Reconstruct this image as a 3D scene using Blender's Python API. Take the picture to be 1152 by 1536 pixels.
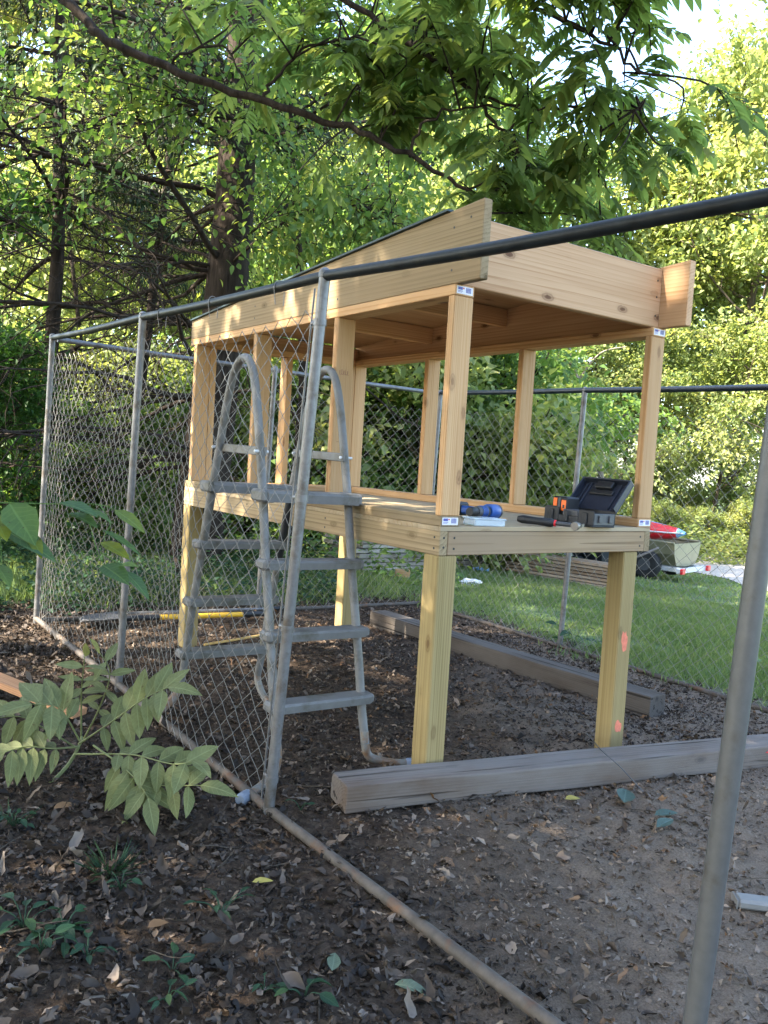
import bpy, bmesh, math, random
import numpy as np
from mathutils import Vector, Matrix, noise

# ------------------------------------------------------------------ camera, sky, sun, exposure
sc = bpy.context.scene
for o in list(bpy.data.objects): bpy.data.objects.remove(o)
FPX, YAW, PITCH, ROLL = 1266.1, 0.6165, -0.0677, 0.0827
CAM = np.array([-1.9396, -2.3385, 1.2439])
_fw = np.array([math.sin(YAW)*math.cos(PITCH), math.cos(YAW)*math.cos(PITCH), math.sin(PITCH)])
_rt = np.array([math.cos(YAW), -math.sin(YAW), 0.0]); _up = np.cross(_rt, _fw)
RGT = math.cos(ROLL)*_rt + math.sin(ROLL)*_up
UPV = -math.sin(ROLL)*_rt + math.cos(ROLL)*_up
cd = bpy.data.cameras.new('camera'); cam = bpy.data.objects.new('camera', cd); sc.collection.objects.link(cam)
cd.sensor_fit = 'VERTICAL'; cd.sensor_height = 36.0; cd.sensor_width = 27.0
cd.lens = FPX*36.0/1536.0; cd.clip_start = 0.05; cd.clip_end = 600
M = Matrix.Identity(4)
for i in range(3):
    M[i][0] = RGT[i]; M[i][1] = UPV[i]; M[i][2] = -_fw[i]; M[i][3] = CAM[i]
cam.matrix_world = M; sc.camera = cam

SUN_EL = math.radians(41); SUN_H = np.array([-0.95, 0.22]); SUN_H /= np.linalg.norm(SUN_H)
world = bpy.data.worlds.new('World'); sc.world = world; world.use_nodes = True
nt = world.node_tree; bg = nt.nodes['Background']
sky = nt.nodes.new('ShaderNodeTexSky'); sky.sky_type = 'NISHITA'; sky.sun_disc = False
sky.sun_elevation = SUN_EL; sky.sun_rotation = math.atan2(SUN_H[0], SUN_H[1])
sky.air_density = 1.0; sky.dust_density = 1.6; sky.ozone_density = 1.0
nt.links.new(sky.outputs[0], bg.inputs[0]); bg.inputs[1].default_value = 0.15
sd = bpy.data.lights.new('sun', 'SUN'); sd.energy = 5.0; sd.angle = math.radians(0.55); sd.color = (1.0, 0.90, 0.74)
sun = bpy.data.objects.new('sun', sd); sc.collection.objects.link(sun)
sdir = Vector((SUN_H[0]*math.cos(SUN_EL), SUN_H[1]*math.cos(SUN_EL), math.sin(SUN_EL)))
sun.rotation_euler = sdir.to_track_quat('Z', 'Y').to_euler(); sun.location = sdir*40
sc.view_settings.view_transform = 'Standard'; sc.view_settings.look = 'None'
sc.view_settings.exposure = 3.05; sc.view_settings.gamma = 1.0; sc.view_settings.use_curve_mapping = False
sc.render.engine = 'CYCLES'
sc.cycles.max_bounces = 7; sc.cycles.diffuse_bounces = 4; sc.cycles.transmission_bounces = 4

# ------------------------------------------------------------------ pixel helpers (pixels of the 1152x1536 photograph)
def ray(x, y): return _fw + RGT*(x-576)/FPX - UPV*(y-768)/FPX
def dep(x, y, D): return CAM + ray(x, y)*D
def gnd(x, y, z=0.0):
    d = ray(x, y); return CAM + d*(z-CAM[2])/d[2]
def onY(x, y, Y):
    d = ray(x, y); return CAM + d*(Y-CAM[1])/d[1]
FH = np.array([math.sin(YAW), math.cos(YAW)]); RH = np.array([math.cos(YAW), -math.sin(YAW)])
def cw(px, D):
    p = CAM[:2] + FH*D + RH*(px-576)/FPX*D; return p[0], p[1]

# ------------------------------------------------------------------ object helpers
COL = sc.collection
def tag(o, label, cat, group=None, kind=None):
    if label: o['label'] = label
    if cat: o['category'] = cat
    if group: o['group'] = group
    if kind: o['kind'] = kind
    return o
def link(name, me, mat=None, parent=None):
    o = bpy.data.objects.new(name, me); COL.objects.link(o)
    if mat is not None and me is not None:
        for m in (mat if isinstance(mat, (list, tuple)) else [mat]): me.materials.append(m)
    if parent: o.parent = parent
    return o
def empty(name, loc=(0, 0, 0), rz=0.0):
    o = bpy.data.objects.new(name, None); COL.objects.link(o); o.location = loc; o.rotation_euler = (0, 0, rz)
    o.empty_display_size = 0.1
    return o
def thing(name, label, cat, loc=(0, 0, 0), rz=0.0, group=None):
    return tag(empty(name, loc, rz), label, cat, group)
def copy_tree(o, parent=None):
    c = o.copy(); COL.objects.link(c)
    if parent: c.parent = parent
    for ch in list(o.children): copy_tree(ch, c)
    return c
def np_mesh(name, V, F, smooth=False, mats=None):
    """V (n,3) array, F list of arrays each (m,k) or a python list of tuples"""
    me = bpy.data.meshes.new(name)
    if isinstance(F, np.ndarray): F = [F]
    if len(F) and isinstance(F[0], np.ndarray):
        nl = sum(f.size for f in F); nf = sum(len(f) for f in F)
        me.vertices.add(len(V)); me.vertices.foreach_set('co', np.asarray(V, np.float32).ravel())
        me.loops.add(nl); me.loops.foreach_set('vertex_index', np.concatenate([f.ravel() for f in F]).astype(np.int32))
        me.polygons.add(nf)
        tot = np.concatenate([np.full(len(f), f.shape[1], np.int32) for f in F])
        st = np.concatenate([[0], np.cumsum(tot)[:-1]]).astype(np.int32)
        me.polygons.foreach_set('loop_start', st); me.polygons.foreach_set('loop_total', tot)
        me.update(calc_edges=True)
    else:
        me.from_pydata([tuple(v) for v in V], [], [tuple(f) for f in F]); me.update()
    if smooth: me.polygons.foreach_set('use_smooth', np.ones(len(me.polygons), bool))
    return me
class MB:
    """collects simple solids into one mesh"""
    def __init__(s): s.v = []; s.f = []; s.m = []; s.mi = 0; s.sm = []
    def add(s, V, F, smooth=False):
        b = len(s.v); s.v += [tuple(v) for v in V]
        for f in F: s.f.append(tuple(i+b for i in f)); s.m.append(s.mi); s.sm.append(smooth)
    def box(s, x0, x1, y0, y1, z0, z1, R=None, c=0.0):
        if c <= 0:
            V = [(x, y, z) for z in (z0, z1) for y in (y0, y1) for x in (x0, x1)]
            F = [(0, 2, 3, 1), (4, 5, 7, 6), (0, 1, 5, 4), (2, 6, 7, 3), (0, 4, 6, 2), (1, 3, 7, 5)]
        else:
            bm = bmesh.new(); bmesh.ops.create_cube(bm, size=1)
            for v in bm.verts:
                v.co = Vector(((x0+x1)/2+v.co.x*(x1-x0), (y0+y1)/2+v.co.y*(y1-y0), (z0+z1)/2+v.co.z*(z1-z0)))
            bmesh.ops.bevel(bm, geom=bm.edges[:], offset=c, segments=1, affect='EDGES', profile=0.5)
            bm.verts.index_update()
            V = [v.co.copy() for v in bm.verts]; F = [[v.index for v in f.verts] for f in bm.faces]; bm.free()
        if R is not None: V = [R @ Vector(v) for v in V]
        s.add(V, F); return s
    def tube(s, pts, r, n=10, cap=True, smooth=True):
        pts = [Vector(p) for p in pts]; k = len(pts)
        rr = r if isinstance(r, (list, tuple, np.ndarray)) else [r]*k
        V = []; F = []; u = None
        for i, p in enumerate(pts):
            tdir = (pts[min(i+1, k-1)]-pts[max(i-1, 0)]).normalized()
            if u is None:
                u = tdir.orthogonal().normalized()
            else:
                u = (u-tdir*u.dot(tdir)); u = u.normalized() if u.length > 1e-6 else tdir.orthogonal().normalized()
            w = tdir.cross(u)
            for j in range(n):
                a = 2*math.pi*j/n; V.append(p+(u*math.cos(a)+w*math.sin(a))*rr[i])
        for i in range(k-1):
            for j in range(n):
                a = i*n+j; b = i*n+(j+1) % n; F.append((a, b, b+n, a+n))
        s.add(V, F, smooth)
        if cap:
            s.add(V[:n], [tuple(range(n-1, -1, -1))]); s.add(V[-n:], [tuple(range(n))])
        return s
    def lathe(s, prof, n=24, R=None):
        V = []; F = []; k = len(prof)
        for (r_, z) in prof:
            for j in range(n):
                a = 2*math.pi*j/n; V.append(Vector((r_*math.cos(a), r_*math.sin(a), z)))
        for i in range(k-1):
            for j in range(n):
                a = i*n+j; b = i*n+(j+1) % n; F.append((a, b, b+n, a+n))
        F.append(tuple(range(n-1, -1, -1))); F.append(tuple((k-1)*n+j for j in range(n)))
        if R is not None: V = [R @ v for v in V]
        s.add(V, F); return s
    def prism(s, poly, z0, z1, R=None):
        n = len(poly); V = [Vector((x, y, z0)) for x, y in poly]+[Vector((x, y, z1)) for x, y in poly]
        F = [tuple(range(n-1, -1, -1)), tuple(range(n, 2*n))]+[(i, (i+1) % n, (i+1) % n+n, i+n) for i in range(n)]
        if R is not None: V = [R @ v for v in V]
        s.add(V, F); return s
    def mesh(s, name):
        me = bpy.data.meshes.new(name); me.from_pydata(s.v, [], s.f); me.update()
        me.polygons.foreach_set('material_index', np.array(s.m, np.int32)); me.polygons.foreach_set('use_smooth', np.array(s.sm, bool))
        return me
    def build(s, name, mat=None, parent=None): return link(name, s.mesh(name), mat, parent)
def catmull(pts, sub=6):
    P = [Vector(p) for p in pts]; out = []
    for i in range(len(P)-1):
        p0 = P[max(i-1, 0)]; p1 = P[i]; p2 = P[i+1]; p3 = P[min(i+2, len(P)-1)]
        for k in range(sub):
            t = k/sub
            out.append(0.5*((2*p1)+(p2-p0)*t+(2*p0-5*p1+4*p2-p3)*t*t+(3*p1-p0-3*p2+p3)*t**3))
    out.append(P[-1]); return out

# ------------------------------------------------------------------ material helpers
def S(v): return tuple(v)+(1.0,)
def newmat(name):
    m = bpy.data.materials.new(name); m.use_nodes = True; n = m.node_tree
    return m, n, n.nodes['Principled BSDF']
def nd(n, typ, **kw):
    x = n.nodes.new(typ)
    for k, v in kw.items():
        if k in ('op', 'operation'): x.operation = v
        elif k == 'blend': x.blend_type = v
        elif k == 'dtype': x.data_type = v
        elif isinstance(k, str) and k.startswith('i_'): x.inputs[k[2:].replace('_', ' ')].default_value = v
    return x
def ramp(n, fac, stops, interp='LINEAR'):
    r = n.nodes.new('ShaderNodeValToRGB'); r.color_ramp.interpolation = interp
    el = r.color_ramp.elements
    while len(el) > 1: el.remove(el[-1])
    el[0].position = stops[0][0]; el[0].color = S(stops[0][1])
    for p, c in stops[1:]:
        e_ = el.new(p); e_.color = S(c)
    n.links.new(fac, r.inputs[0]); return r.outputs[0]
def mixc(n, fac, a, b, blend='MIX'):
    x = n.nodes.new('ShaderNodeMix'); x.data_type = 'RGBA'; x.blend_type = blend
    for sock, val in ((x.inputs[0], fac), (x.inputs[6], a), (x.inputs[7], b)):
        if hasattr(val, 'is_output') or isinstance(val, bpy.types.NodeSocket): n.links.new(val, sock)
        elif isinstance(val, (int, float)): sock.default_value = val
        else: sock.default_value = S(val)
    return x.outputs[2]
def mathn(n, op, a, b=None, c=None):
    x = n.nodes.new('ShaderNodeMath'); x.operation = op
    for i, v in enumerate((a, b, c)):
        if v is None: continue
        if isinstance(v, bpy.types.NodeSocket): n.links.new(v, x.inputs[i])
        else: x.inputs[i].default_value = v
    return x.outputs[0]
def tex_noise(n, vec, scale, detail=4, rough=0.55, dist=0.0):
    x = n.nodes.new('ShaderNodeTexNoise'); x.inputs['Scale'].default_value = scale
    x.inputs['Detail'].default_value = detail; x.inputs['Roughness'].default_value = rough; x.inputs['Distortion'].default_value = dist
    if vec is not None: n.links.new(vec, x.inputs['Vector'])
    return x.outputs['Fac']
def objvec(n, scale=(1, 1, 1), rnd=0.0):
    tc = n.nodes.new('ShaderNodeTexCoord'); mp = n.nodes.new('ShaderNodeMapping'); mp.inputs['Scale'].default_value = scale
    n.links.new(tc.outputs['Object'], mp.inputs['Vector'])
    if rnd:
        oi = n.nodes.new('ShaderNodeObjectInfo'); r = mathn(n, 'MULTIPLY', oi.outputs['Random'], rnd)
        cb = n.nodes.new('ShaderNodeCombineXYZ')
        for i in range(3): n.links.new(r, cb.inputs[i])
        n.links.new(cb.outputs[0], mp.inputs['Location'])
    return mp.outputs[0]
def bump(n, b, h, strength=0.3, dist=0.01):
    x = n.nodes.new('ShaderNodeBump'); x.inputs['Strength'].default_value = strength; x.inputs['Distance'].default_value = dist
    n.links.new(h, x.inputs['Height']); n.links.new(x.outputs[0], b.inputs['Normal'])
def objrand(n): return n.nodes.new('ShaderNodeObjectInfo').outputs['Random']

def wood_mat(name, light, dark, knot, grey=None, greyamt=0.0, rings=9.0, rough=0.75, knots=True, var=0.24, cracks=0.0):
    """sawn timber; the grain runs along local X"""
    m, n, b = newmat(name)
    warp = tex_noise(n, objvec(n, (0.7, 9.0, 9.0), 37.0), 1.3, 4, 0.55, 0.6)
    wv = n.nodes.new('ShaderNodeTexWave'); wv.wave_type = 'RINGS'; wv.rings_direction = 'X'; wv.wave_profile = 'SAW'
    wv.inputs['Scale'].default_value = 1.0; wv.inputs['Distortion'].default_value = 10.0; wv.inputs['Detail'].default_value = 3.0
    wv.inputs['Detail Scale'].default_value = 0.5
    n.links.new(objvec(n, (0.5, 4.5*rings, 4.5*rings), 5.0), wv.inputs['Vector'])
    fine = tex_noise(n, objvec(n, (2.2, 190, 190), 9.0), 1.0, 4, 0.65)
    streak = tex_noise(n, objvec(n, (0.8, 42, 42), 19.0), 1.0, 3, 0.6)
    g = mathn(n, 'ADD', mathn(n, 'ADD', mathn(n, 'MULTIPLY', wv.outputs['Fac'], 0.22), mathn(n, 'MULTIPLY', fine, 0.36)), mathn(n, 'MULTIPLY', streak, 0.45))
    c = ramp(n, g, [(0.28, light), (0.52, tuple(l*0.7+d*0.3 for l, d in zip(light, dark))), (0.64, dark), (0.80, tuple(d*0.5 for d in dark))])
    c = mixc(n, ramp(n, warp, [(0.4, (0, 0, 0)), (0.72, (0.75, 0.75, 0.75))]), c, tuple(x*y for x, y in zip(light, (0.74, 0.66, 0.58))))
    hgt = g
    if knots:
        vo = n.nodes.new('ShaderNodeTexVoronoi'); vo.inputs['Scale'].default_value = 1.0
        n.links.new(objvec(n, (4.4, 9.5, 9.5), 23.0), vo.inputs['Vector'])
        kdist = mathn(n, 'ADD', vo.outputs['Distance'], mathn(n, 'MULTIPLY', mathn(n, 'SUBTRACT', tex_noise(n, objvec(n, (1, 1, 1), 3.0), 60, 2, 0.5), 0.5), 0.06))
        kd = ramp(n, kdist, [(0.0, (1, 1, 1)), (0.075, (0.95, 0.95, 0.95)), (0.10, (0.40, 0.40, 0.40)), (0.135, (0.55, 0.55, 0.55)), (0.16, (0.12, 0.12, 0.12)), (0.22, (0, 0, 0))])
        sr = n.nodes.new('ShaderNodeSeparateColor'); n.links.new(vo.outputs['Color'], sr.inputs[0])
        kd = mathn(n, 'MULTIPLY', kd, ramp(n, sr.outputs[0], [(0.25, (0, 0, 0)), (0.45, (1, 1, 1))]))
        c = mixc(n, kd, c, knot)
    st = tex_noise(n, objvec(n, (1.6, 4, 4), 51.0), 1.1, 5, 0.6)
    if grey is not None:
        gf = ramp(n, st, [(0.5-0.35*greyamt, (0, 0, 0)), (0.75-0.35*greyamt, (1, 1, 1))])
        c = mixc(n, mathn(n, 'MULTIPLY', gf, greyamt), c, grey)
    hsv = n.nodes.new('ShaderNodeHueSaturation'); n.links.new(c, hsv.inputs['Color'])
    n.links.new(mathn(n, 'ADD', mathn(n, 'MULTIPLY', objrand(n), var), 1-var*0.5), hsv.inputs['Value'])
    n.links.new(hsv.outputs[0], b.inputs['Base Color']); b.inputs['Roughness'].default_value = rough
    b.inputs['Specular IOR Level'].default_value = 0.25
    if cracks:
        cn = tex_noise(n, objvec(n, (0.9, 34, 34), 61.0), 1.0, 2, 0.5); cf = ramp(n, cn, [(0.60, (0, 0, 0)), (0.66, (1, 1, 1))])
        n.links.new(mixc(n, mathn(n, 'MULTIPLY', cf, cracks), hsv.outputs[0], tuple(d*0.25 for d in dark)), b.inputs['Base Color']); hgt = mathn(n, 'SUBTRACT', g, mathn(n, 'MULTIPLY', cf, 1.5))
    bump(n, b, hgt, 0.5 if cracks else 0.3, 0.006 if cracks else 0.002)
    return m
def flat_mat(name, col, rough=0.6, metal=0.0, nscale=18.0, amt=0.25, spec=0.4, bmp=0.0, dirt=None, dirtamt=0.0, dscale=6.0):
    m, n, b = newmat(name)
    f = tex_noise(n, objvec(n, (1, 1, 1), 11.0), nscale, 5, 0.6)
    c = ramp(n, f, [(0.3, tuple(x*(1-amt) for x in col)), (0.7, tuple(min(1, x*(1+amt)) for x in col))])
    if dirt is not None:
        d = tex_noise(n, objvec(n, (1, 1, 1), 29.0), dscale, 6, 0.65)
        df = ramp(n, d, [(0.62-0.3*dirtamt, (0, 0, 0)), (0.78-0.3*dirtamt, (1, 1, 1))]); c = mixc(n, df, c, dirt)
    n.links.new(c, b.inputs['Base Color']); b.inputs['Roughness'].default_value = rough
    b.inputs['Metallic'].default_value = metal; b.inputs['Specular IOR Level'].default_value = spec
    if bmp: bump(n, b, f, bmp, 0.004)
    return m
def leaf_mat(name, stops, trans=0.42, rough=0.5, tsat=1.25, var=0.0, veins=0.0):
    m, n, b = newmat(name)
    at = n.nodes.new('ShaderNodeAttribute'); at.attribute_name = 'tint'
    fac = at.outputs['Fac']
    if var:
        fac = mathn(n, 'ADD', mathn(n, 'MULTIPLY', fac, 1-var), mathn(n, 'MULTIPLY', objrand(n), var))
    c = ramp(n, fac, stops)
    if veins:
        aa = n.nodes.new('ShaderNodeAttribute'); aa.attribute_name = 'acr'; al = n.nodes.new('ShaderNodeAttribute'); al.attribute_name = 'alo'
        mid = ramp(n, aa.outputs['Fac'], [(0.0, (1, 1, 1)), (0.05, (0.8, 0.8, 0.8)), (0.11, (0, 0, 0))])
        ph = mathn(n, 'FRACT', mathn(n, 'SUBTRACT', mathn(n, 'MULTIPLY', al.outputs['Fac'], 9.0), mathn(n, 'MULTIPLY', aa.outputs['Fac'], 1.6)))
        side = ramp(n, ph, [(0.0, (0.8, 0.8, 0.8)), (0.10, (0.3, 0.3, 0.3)), (0.22, (0, 0, 0)), (0.9, (0, 0, 0)), (1.0, (0.8, 0.8, 0.8))])
        blot = tex_noise(n, objvec(n), 38, 4, 0.6)
        c = mixc(n, ramp(n, blot, [(0.42, (0, 0, 0)), (0.75, (0.55, 0.55, 0.55))]), c, tuple(v*w for v, w in zip(stops[0][1], (0.75, 0.7, 0.7))))
        c = mixc(n, mathn(n, 'MULTIPLY', mathn(n, 'MAXIMUM', mid, mathn(n, 'MULTIPLY', side, 0.5)), veins), c, tuple(min(1, v*1.7+0.03) for v in stops[1][1]))
        spot = ramp(n, tex_noise(n, objvec(n), 75, 2, 0.5), [(0.70, (0, 0, 0)), (0.74, (0.8, 0.8, 0.8))]); c = mixc(n, spot, c, (0.09, 0.06, 0.025))
        bump(n, b, mathn(n, 'SUBTRACT', blot, mathn(n, 'MULTIPLY', mathn(n, 'MAXIMUM', mid, side), 0.8)), 0.35, 0.003)
    n.links.new(c, b.inputs['Base Color']); b.inputs['Roughness'].default_value = rough; b.inputs['Specular IOR Level'].default_value = 0.3
    tr = n.nodes.new('ShaderNodeBsdfTranslucent')
    n.links.new(mixc(n, 1.0, c, (tsat*1.2, tsat*1.1, tsat*0.62), 'MULTIPLY'), tr.inputs[0])
    mx = n.nodes.new('ShaderNodeMixShader'); mx.inputs[0].default_value = trans
    n.links.new(b.outputs[0], mx.inputs[1]); n.links.new(tr.outputs[0], mx.inputs[2])
    n.links.new(mx.outputs[0], n.nodes['Material Output'].inputs[0])
    return m
def bark_mat(name, a, b_, scale=1.0):
    m, n, b = newmat(name)
    v = objvec(n, (14*scale, 14*scale, 2.2*scale), 13.0)
    f = tex_noise(n, v, 1.5, 6, 0.65, 0.6)
    n.links.new(ramp(n, f, [(0.3, a), (0.7, b_)]), b.inputs['Base Color']); b.inputs['Roughness'].default_value = 0.95
    b.inputs['Specular IOR Level'].default_value = 0.1; bump(n, b, f, 0.8, 0.02)
    return m

# ------------------------------------------------------------------ materials
M_PINE = wood_mat('pine_stud', (0.52, 0.335, 0.175), (0.38, 0.205, 0.085), (0.13, 0.06, 0.028))
M_FASCIA = wood_mat('pine_fascia', (0.52, 0.335, 0.195), (0.36, 0.20, 0.10), (0.12, 0.055, 0.025), rings=5)
M_TREAT_SHADE = wood_mat('treated_board_shaded', (0.29, 0.22, 0.13), (0.175, 0.128, 0.068), (0.09, 0.06, 0.025), rings=5)  # treated wood, darkened so its colour holds the left-side shade
M_POST = wood_mat('treated_post', (0.30, 0.23, 0.105), (0.205, 0.15, 0.06), (0.11, 0.065, 0.025), rings=7)
M_RIM = wood_mat('weathered_rim', (0.36, 0.255, 0.15), (0.23, 0.15, 0.08), (0.10, 0.055, 0.03), grey=(0.26, 0.21, 0.16), greyamt=0.3, rings=4)
M_PLY = wood_mat('plywood', (0.38, 0.30, 0.19), (0.30, 0.215, 0.12), (0.18, 0.11, 0.05), rings=3, grey=(0.26, 0.24, 0.18), greyamt=0.35)
M_PLYR = wood_mat('roof_plywood', (0.38, 0.24, 0.125), (0.27, 0.16, 0.08), (0.16, 0.08, 0.04), rings=3)
M_TIMBER = wood_mat('weathered_timber', (0.125, 0.097, 0.078), (0.062, 0.044, 0.033), (0.03, 0.02, 0.016), grey=(0.165, 0.155, 0.147), greyamt=0.55, rings=6, rough=0.9, cracks=0.85)
M_TIMBERD = wood_mat('dark_timber', (0.07, 0.058, 0.048), (0.04, 0.03, 0.024), (0.014, 0.01, 0.008), grey=(0.11, 0.10, 0.09), greyamt=0.5, rings=6, rough=0.9, cracks=0.8)
M_PLANK = wood_mat('old_plank', (0.30, 0.19, 0.115), (0.15, 0.085, 0.05), (0.06, 0.03, 0.02), grey=(0.34, 0.27, 0.20), greyamt=0.55, rings=6, rough=0.9, var=0.55)
M_PLANKG = wood_mat('grey_plank', (0.33, 0.27, 0.2), (0.17, 0.13, 0.095), (0.06, 0.04, 0.03), grey=(0.30, 0.28, 0.25), greyamt=0.7, rings=6, rough=0.9, var=0.5)
M_REDPLANK = wood_mat('cedar_plank', (0.42, 0.23, 0.12), (0.28, 0.14, 0.07), (0.12, 0.05, 0.03))
M_BAMBOO = wood_mat('stake_wood', (0.55, 0.36, 0.13), (0.38, 0.22, 0.07), (0.2, 0.1, 0.04), knots=False)
M_ROOFING = flat_mat('roofing', (0.022, 0.045, 0.05), 0.6, nscale=60, amt=0.3)
M_GALV = flat_mat('galvanised', (0.15, 0.15, 0.152), 0.42, 0.4, nscale=40, amt=0.16, dirt=(0.095, 0.082, 0.068), dirtamt=0.42, dscale=14)
M_GALVF = flat_mat('grey_powder_coat', (0.075, 0.076, 0.076), 0.42, 0.0, nscale=50, amt=0.12, spec=0.5, dirt=(0.055, 0.05, 0.043), dirtamt=0.25, dscale=14)
M_WIRE = flat_mat('fence_wire', (0.20, 0.193, 0.182), 0.45, 0.4, nscale=30, amt=0.2)
M_RAILD = flat_mat('dark_rail', (0.010, 0.014, 0.018), 0.45, 0.0, nscale=25, amt=0.35, spec=0.22, dirt=(0.03, 0.03, 0.027), dirtamt=0.2, dscale=9)
M_RAILB = flat_mat('blue_rail', (0.010, 0.018, 0.03), 0.4, 0.0, nscale=25, amt=0.25, spec=0.5)
M_RUST = flat_mat('rusty_pipe', (0.08, 0.066, 0.053), 0.75, 0.15, nscale=22, amt=0.35, bmp=0.2, dirt=(0.10, 0.05, 0.025), dirtamt=0.3, dscale=10)
M_LAD = flat_mat('ladder_plastic', (0.135, 0.133, 0.128), 0.5, 0.0, nscale=14, amt=0.10, spec=0.4, dirt=(0.085, 0.078, 0.06), dirtamt=0.42, dscale=12)
M_LADRUST = flat_mat('ladder_rusted', (0.17, 0.16, 0.14), 0.6, 0.0, nscale=14, amt=0.15, dirt=(0.16, 0.085, 0.04), dirtamt=0.55, dscale=15)
M_CAP = flat_mat('foot_cap', (0.17, 0.20, 0.25), 0.45, nscale=20, amt=0.12)
M_TREAD = flat_mat('tread_plastic', (0.125, 0.124, 0.12), 0.55, nscale=25, amt=0.10, dirt=(0.07, 0.066, 0.05), dirtamt=0.42, dscale=8)
M_BLACK = flat_mat('black_plastic', (0.012, 0.013, 0.015), 0.5, nscale=60, amt=0.2)
M_NAVY = flat_mat('navy_black_plastic', (0.016, 0.02, 0.032), 0.42, nscale=60, amt=0.2)
M_DGREY = flat_mat('grey_plastic', (0.055, 0.057, 0.062), 0.5, nscale=60, amt=0.2)
M_BLUE = flat_mat('blue_plastic', (0.02, 0.075, 0.28), 0.4, nscale=60, amt=0.15)
M_ORANGE = flat_mat('orange_plastic', (0.80, 0.15, 0.02), 0.4, nscale=60, amt=0.1)
M_RED = flat_mat('red_plastic', (0.60, 0.02, 0.03), 0.35, nscale=30, amt=0.12)
M_WHITE = flat_mat('white_plastic', (0.5, 0.51, 0.52), 0.4, nscale=30, amt=0.05)
M_CHAN = flat_mat('pale_grey_plastic', (0.15, 0.15, 0.147), 0.5, nscale=20, amt=0.12, dirt=(0.09, 0.078, 0.066), dirtamt=0.3)
M_STEEL = flat_mat('steel', (0.16, 0.15, 0.14), 0.38, 0.7, nscale=40, amt=0.15)
M_YEL = flat_mat('yellow_fibreglass', (0.72, 0.40, 0.03), 0.45, nscale=30, amt=0.1)
M_HULL = flat_mat('olive_hull', (0.15, 0.145, 0.095), 0.4, 0.1, nscale=6, amt=0.15)
M_RUBBER = flat_mat('rubber', (0.016, 0.016, 0.017), 0.8, nscale=30, amt=0.3)
M_GALVT = flat_mat('trailer_galvanised', (0.55, 0.57, 0.6), 0.45, 0.4, nscale=20, amt=0.1)
M_LBLUE = flat_mat('light_blue_plastic', (0.2, 0.42, 0.75), 0.4, nscale=20, amt=0.1)
M_STICK = flat_mat('sticker_white', (0.60, 0.59, 0.62), 0.5, nscale=40, amt=0.04)
M_INKB = flat_mat('sticker_blue_ink', (0.07, 0.08, 0.28), 0.5, nscale=40, amt=0.1)
M_INKR = flat_mat('sticker_red_ink', (0.5, 0.05, 0.05), 0.5, nscale=40, amt=0.1)
M_STAMP = flat_mat('lumber_stamp_ink', (0.20, 0.085, 0.055), 0.7, nscale=90, amt=0.4)
M_SPRAYR = flat_mat('orange_spray_paint', (0.62, 0.17, 0.10), 0.8, nscale=60, amt=0.2)
M_CLEAR, _n, _b = newmat('clear_plastic'); _b.inputs['Base Color'].default_value = (0.72, 0.80, 0.86, 1); _b.inputs['Roughness'].default_value = 0.18
_b.inputs['Transmission Weight'].default_value = 0.55; _b.inputs['IOR'].default_value = 1.2
M_GLASS = flat_mat('car_glass', (0.02, 0.03, 0.04), 0.08, nscale=4, amt=0.1, spec=0.8)
M_CARP = flat_mat('car_paint', (0.60, 0.63, 0.68), 0.25, nscale=4, amt=0.04, spec=0.6)
M_BARK = bark_mat('bark', (0.035, 0.027, 0.02), (0.12, 0.098, 0.075))
M_BARKD = bark_mat('dark_bark', (0.014, 0.010, 0.008), (0.052, 0.041, 0.033))
M_BARKL = bark_mat('pale_bark', (0.12, 0.10, 0.08), (0.30, 0.26, 0.21))
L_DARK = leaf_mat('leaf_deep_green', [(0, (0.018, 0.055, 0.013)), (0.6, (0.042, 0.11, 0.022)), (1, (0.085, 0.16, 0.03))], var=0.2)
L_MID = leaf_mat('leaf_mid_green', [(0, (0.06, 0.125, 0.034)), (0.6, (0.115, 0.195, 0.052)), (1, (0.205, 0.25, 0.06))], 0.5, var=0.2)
L_SUN = leaf_mat('leaf_sunlit_green', [(0, (0.135, 0.195, 0.065)), (0.6, (0.22, 0.27, 0.10)), (1, (0.34, 0.34, 0.14))], 0.5, var=0.2)  # brighter leaf copy for sunlit trees; sunlight is put into the colour
L_WAL = leaf_mat('leaf_compound_green', [(0, (0.085, 0.145, 0.05)), (0.7, (0.15, 0.215, 0.075)), (1, (0.22, 0.25, 0.075))], 0.72, rough=0.6)
L_SAP = leaf_mat('leaf_sapling', [(0, (0.105, 0.125, 0.048)), (0.7, (0.16, 0.18, 0.075)), (1, (0.19, 0.195, 0.062))], 0.35, rough=0.6, veins=0.38)
L_VINE = leaf_mat('leaf_vine', [(0, (0.075, 0.15, 0.065)), (0.6, (0.12, 0.20, 0.055)), (1, (0.22, 0.25, 0.03))], 0.55, rough=0.55, veins=0.4)
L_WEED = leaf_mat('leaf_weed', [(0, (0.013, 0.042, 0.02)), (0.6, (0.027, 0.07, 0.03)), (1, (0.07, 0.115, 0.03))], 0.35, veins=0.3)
L_GRASS = leaf_mat('grass_blade', [(0, (0.085, 0.14, 0.05)), (0.5, (0.145, 0.21, 0.075)), (0.85, (0.225, 0.26, 0.10)), (1, (0.33, 0.30, 0.14))], 0.35, rough=0.45)
L_DEAD = leaf_mat('leaf_dead', [(0, (0.012, 0.009, 0.007)), (0.35, (0.043, 0.030, 0.021)), (0.72, (0.112, 0.083, 0.062)), (0.92, (0.215, 0.172, 0.138)), (1, (0.15, 0.085, 0.045))], 0.08, rough=0.7)
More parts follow.
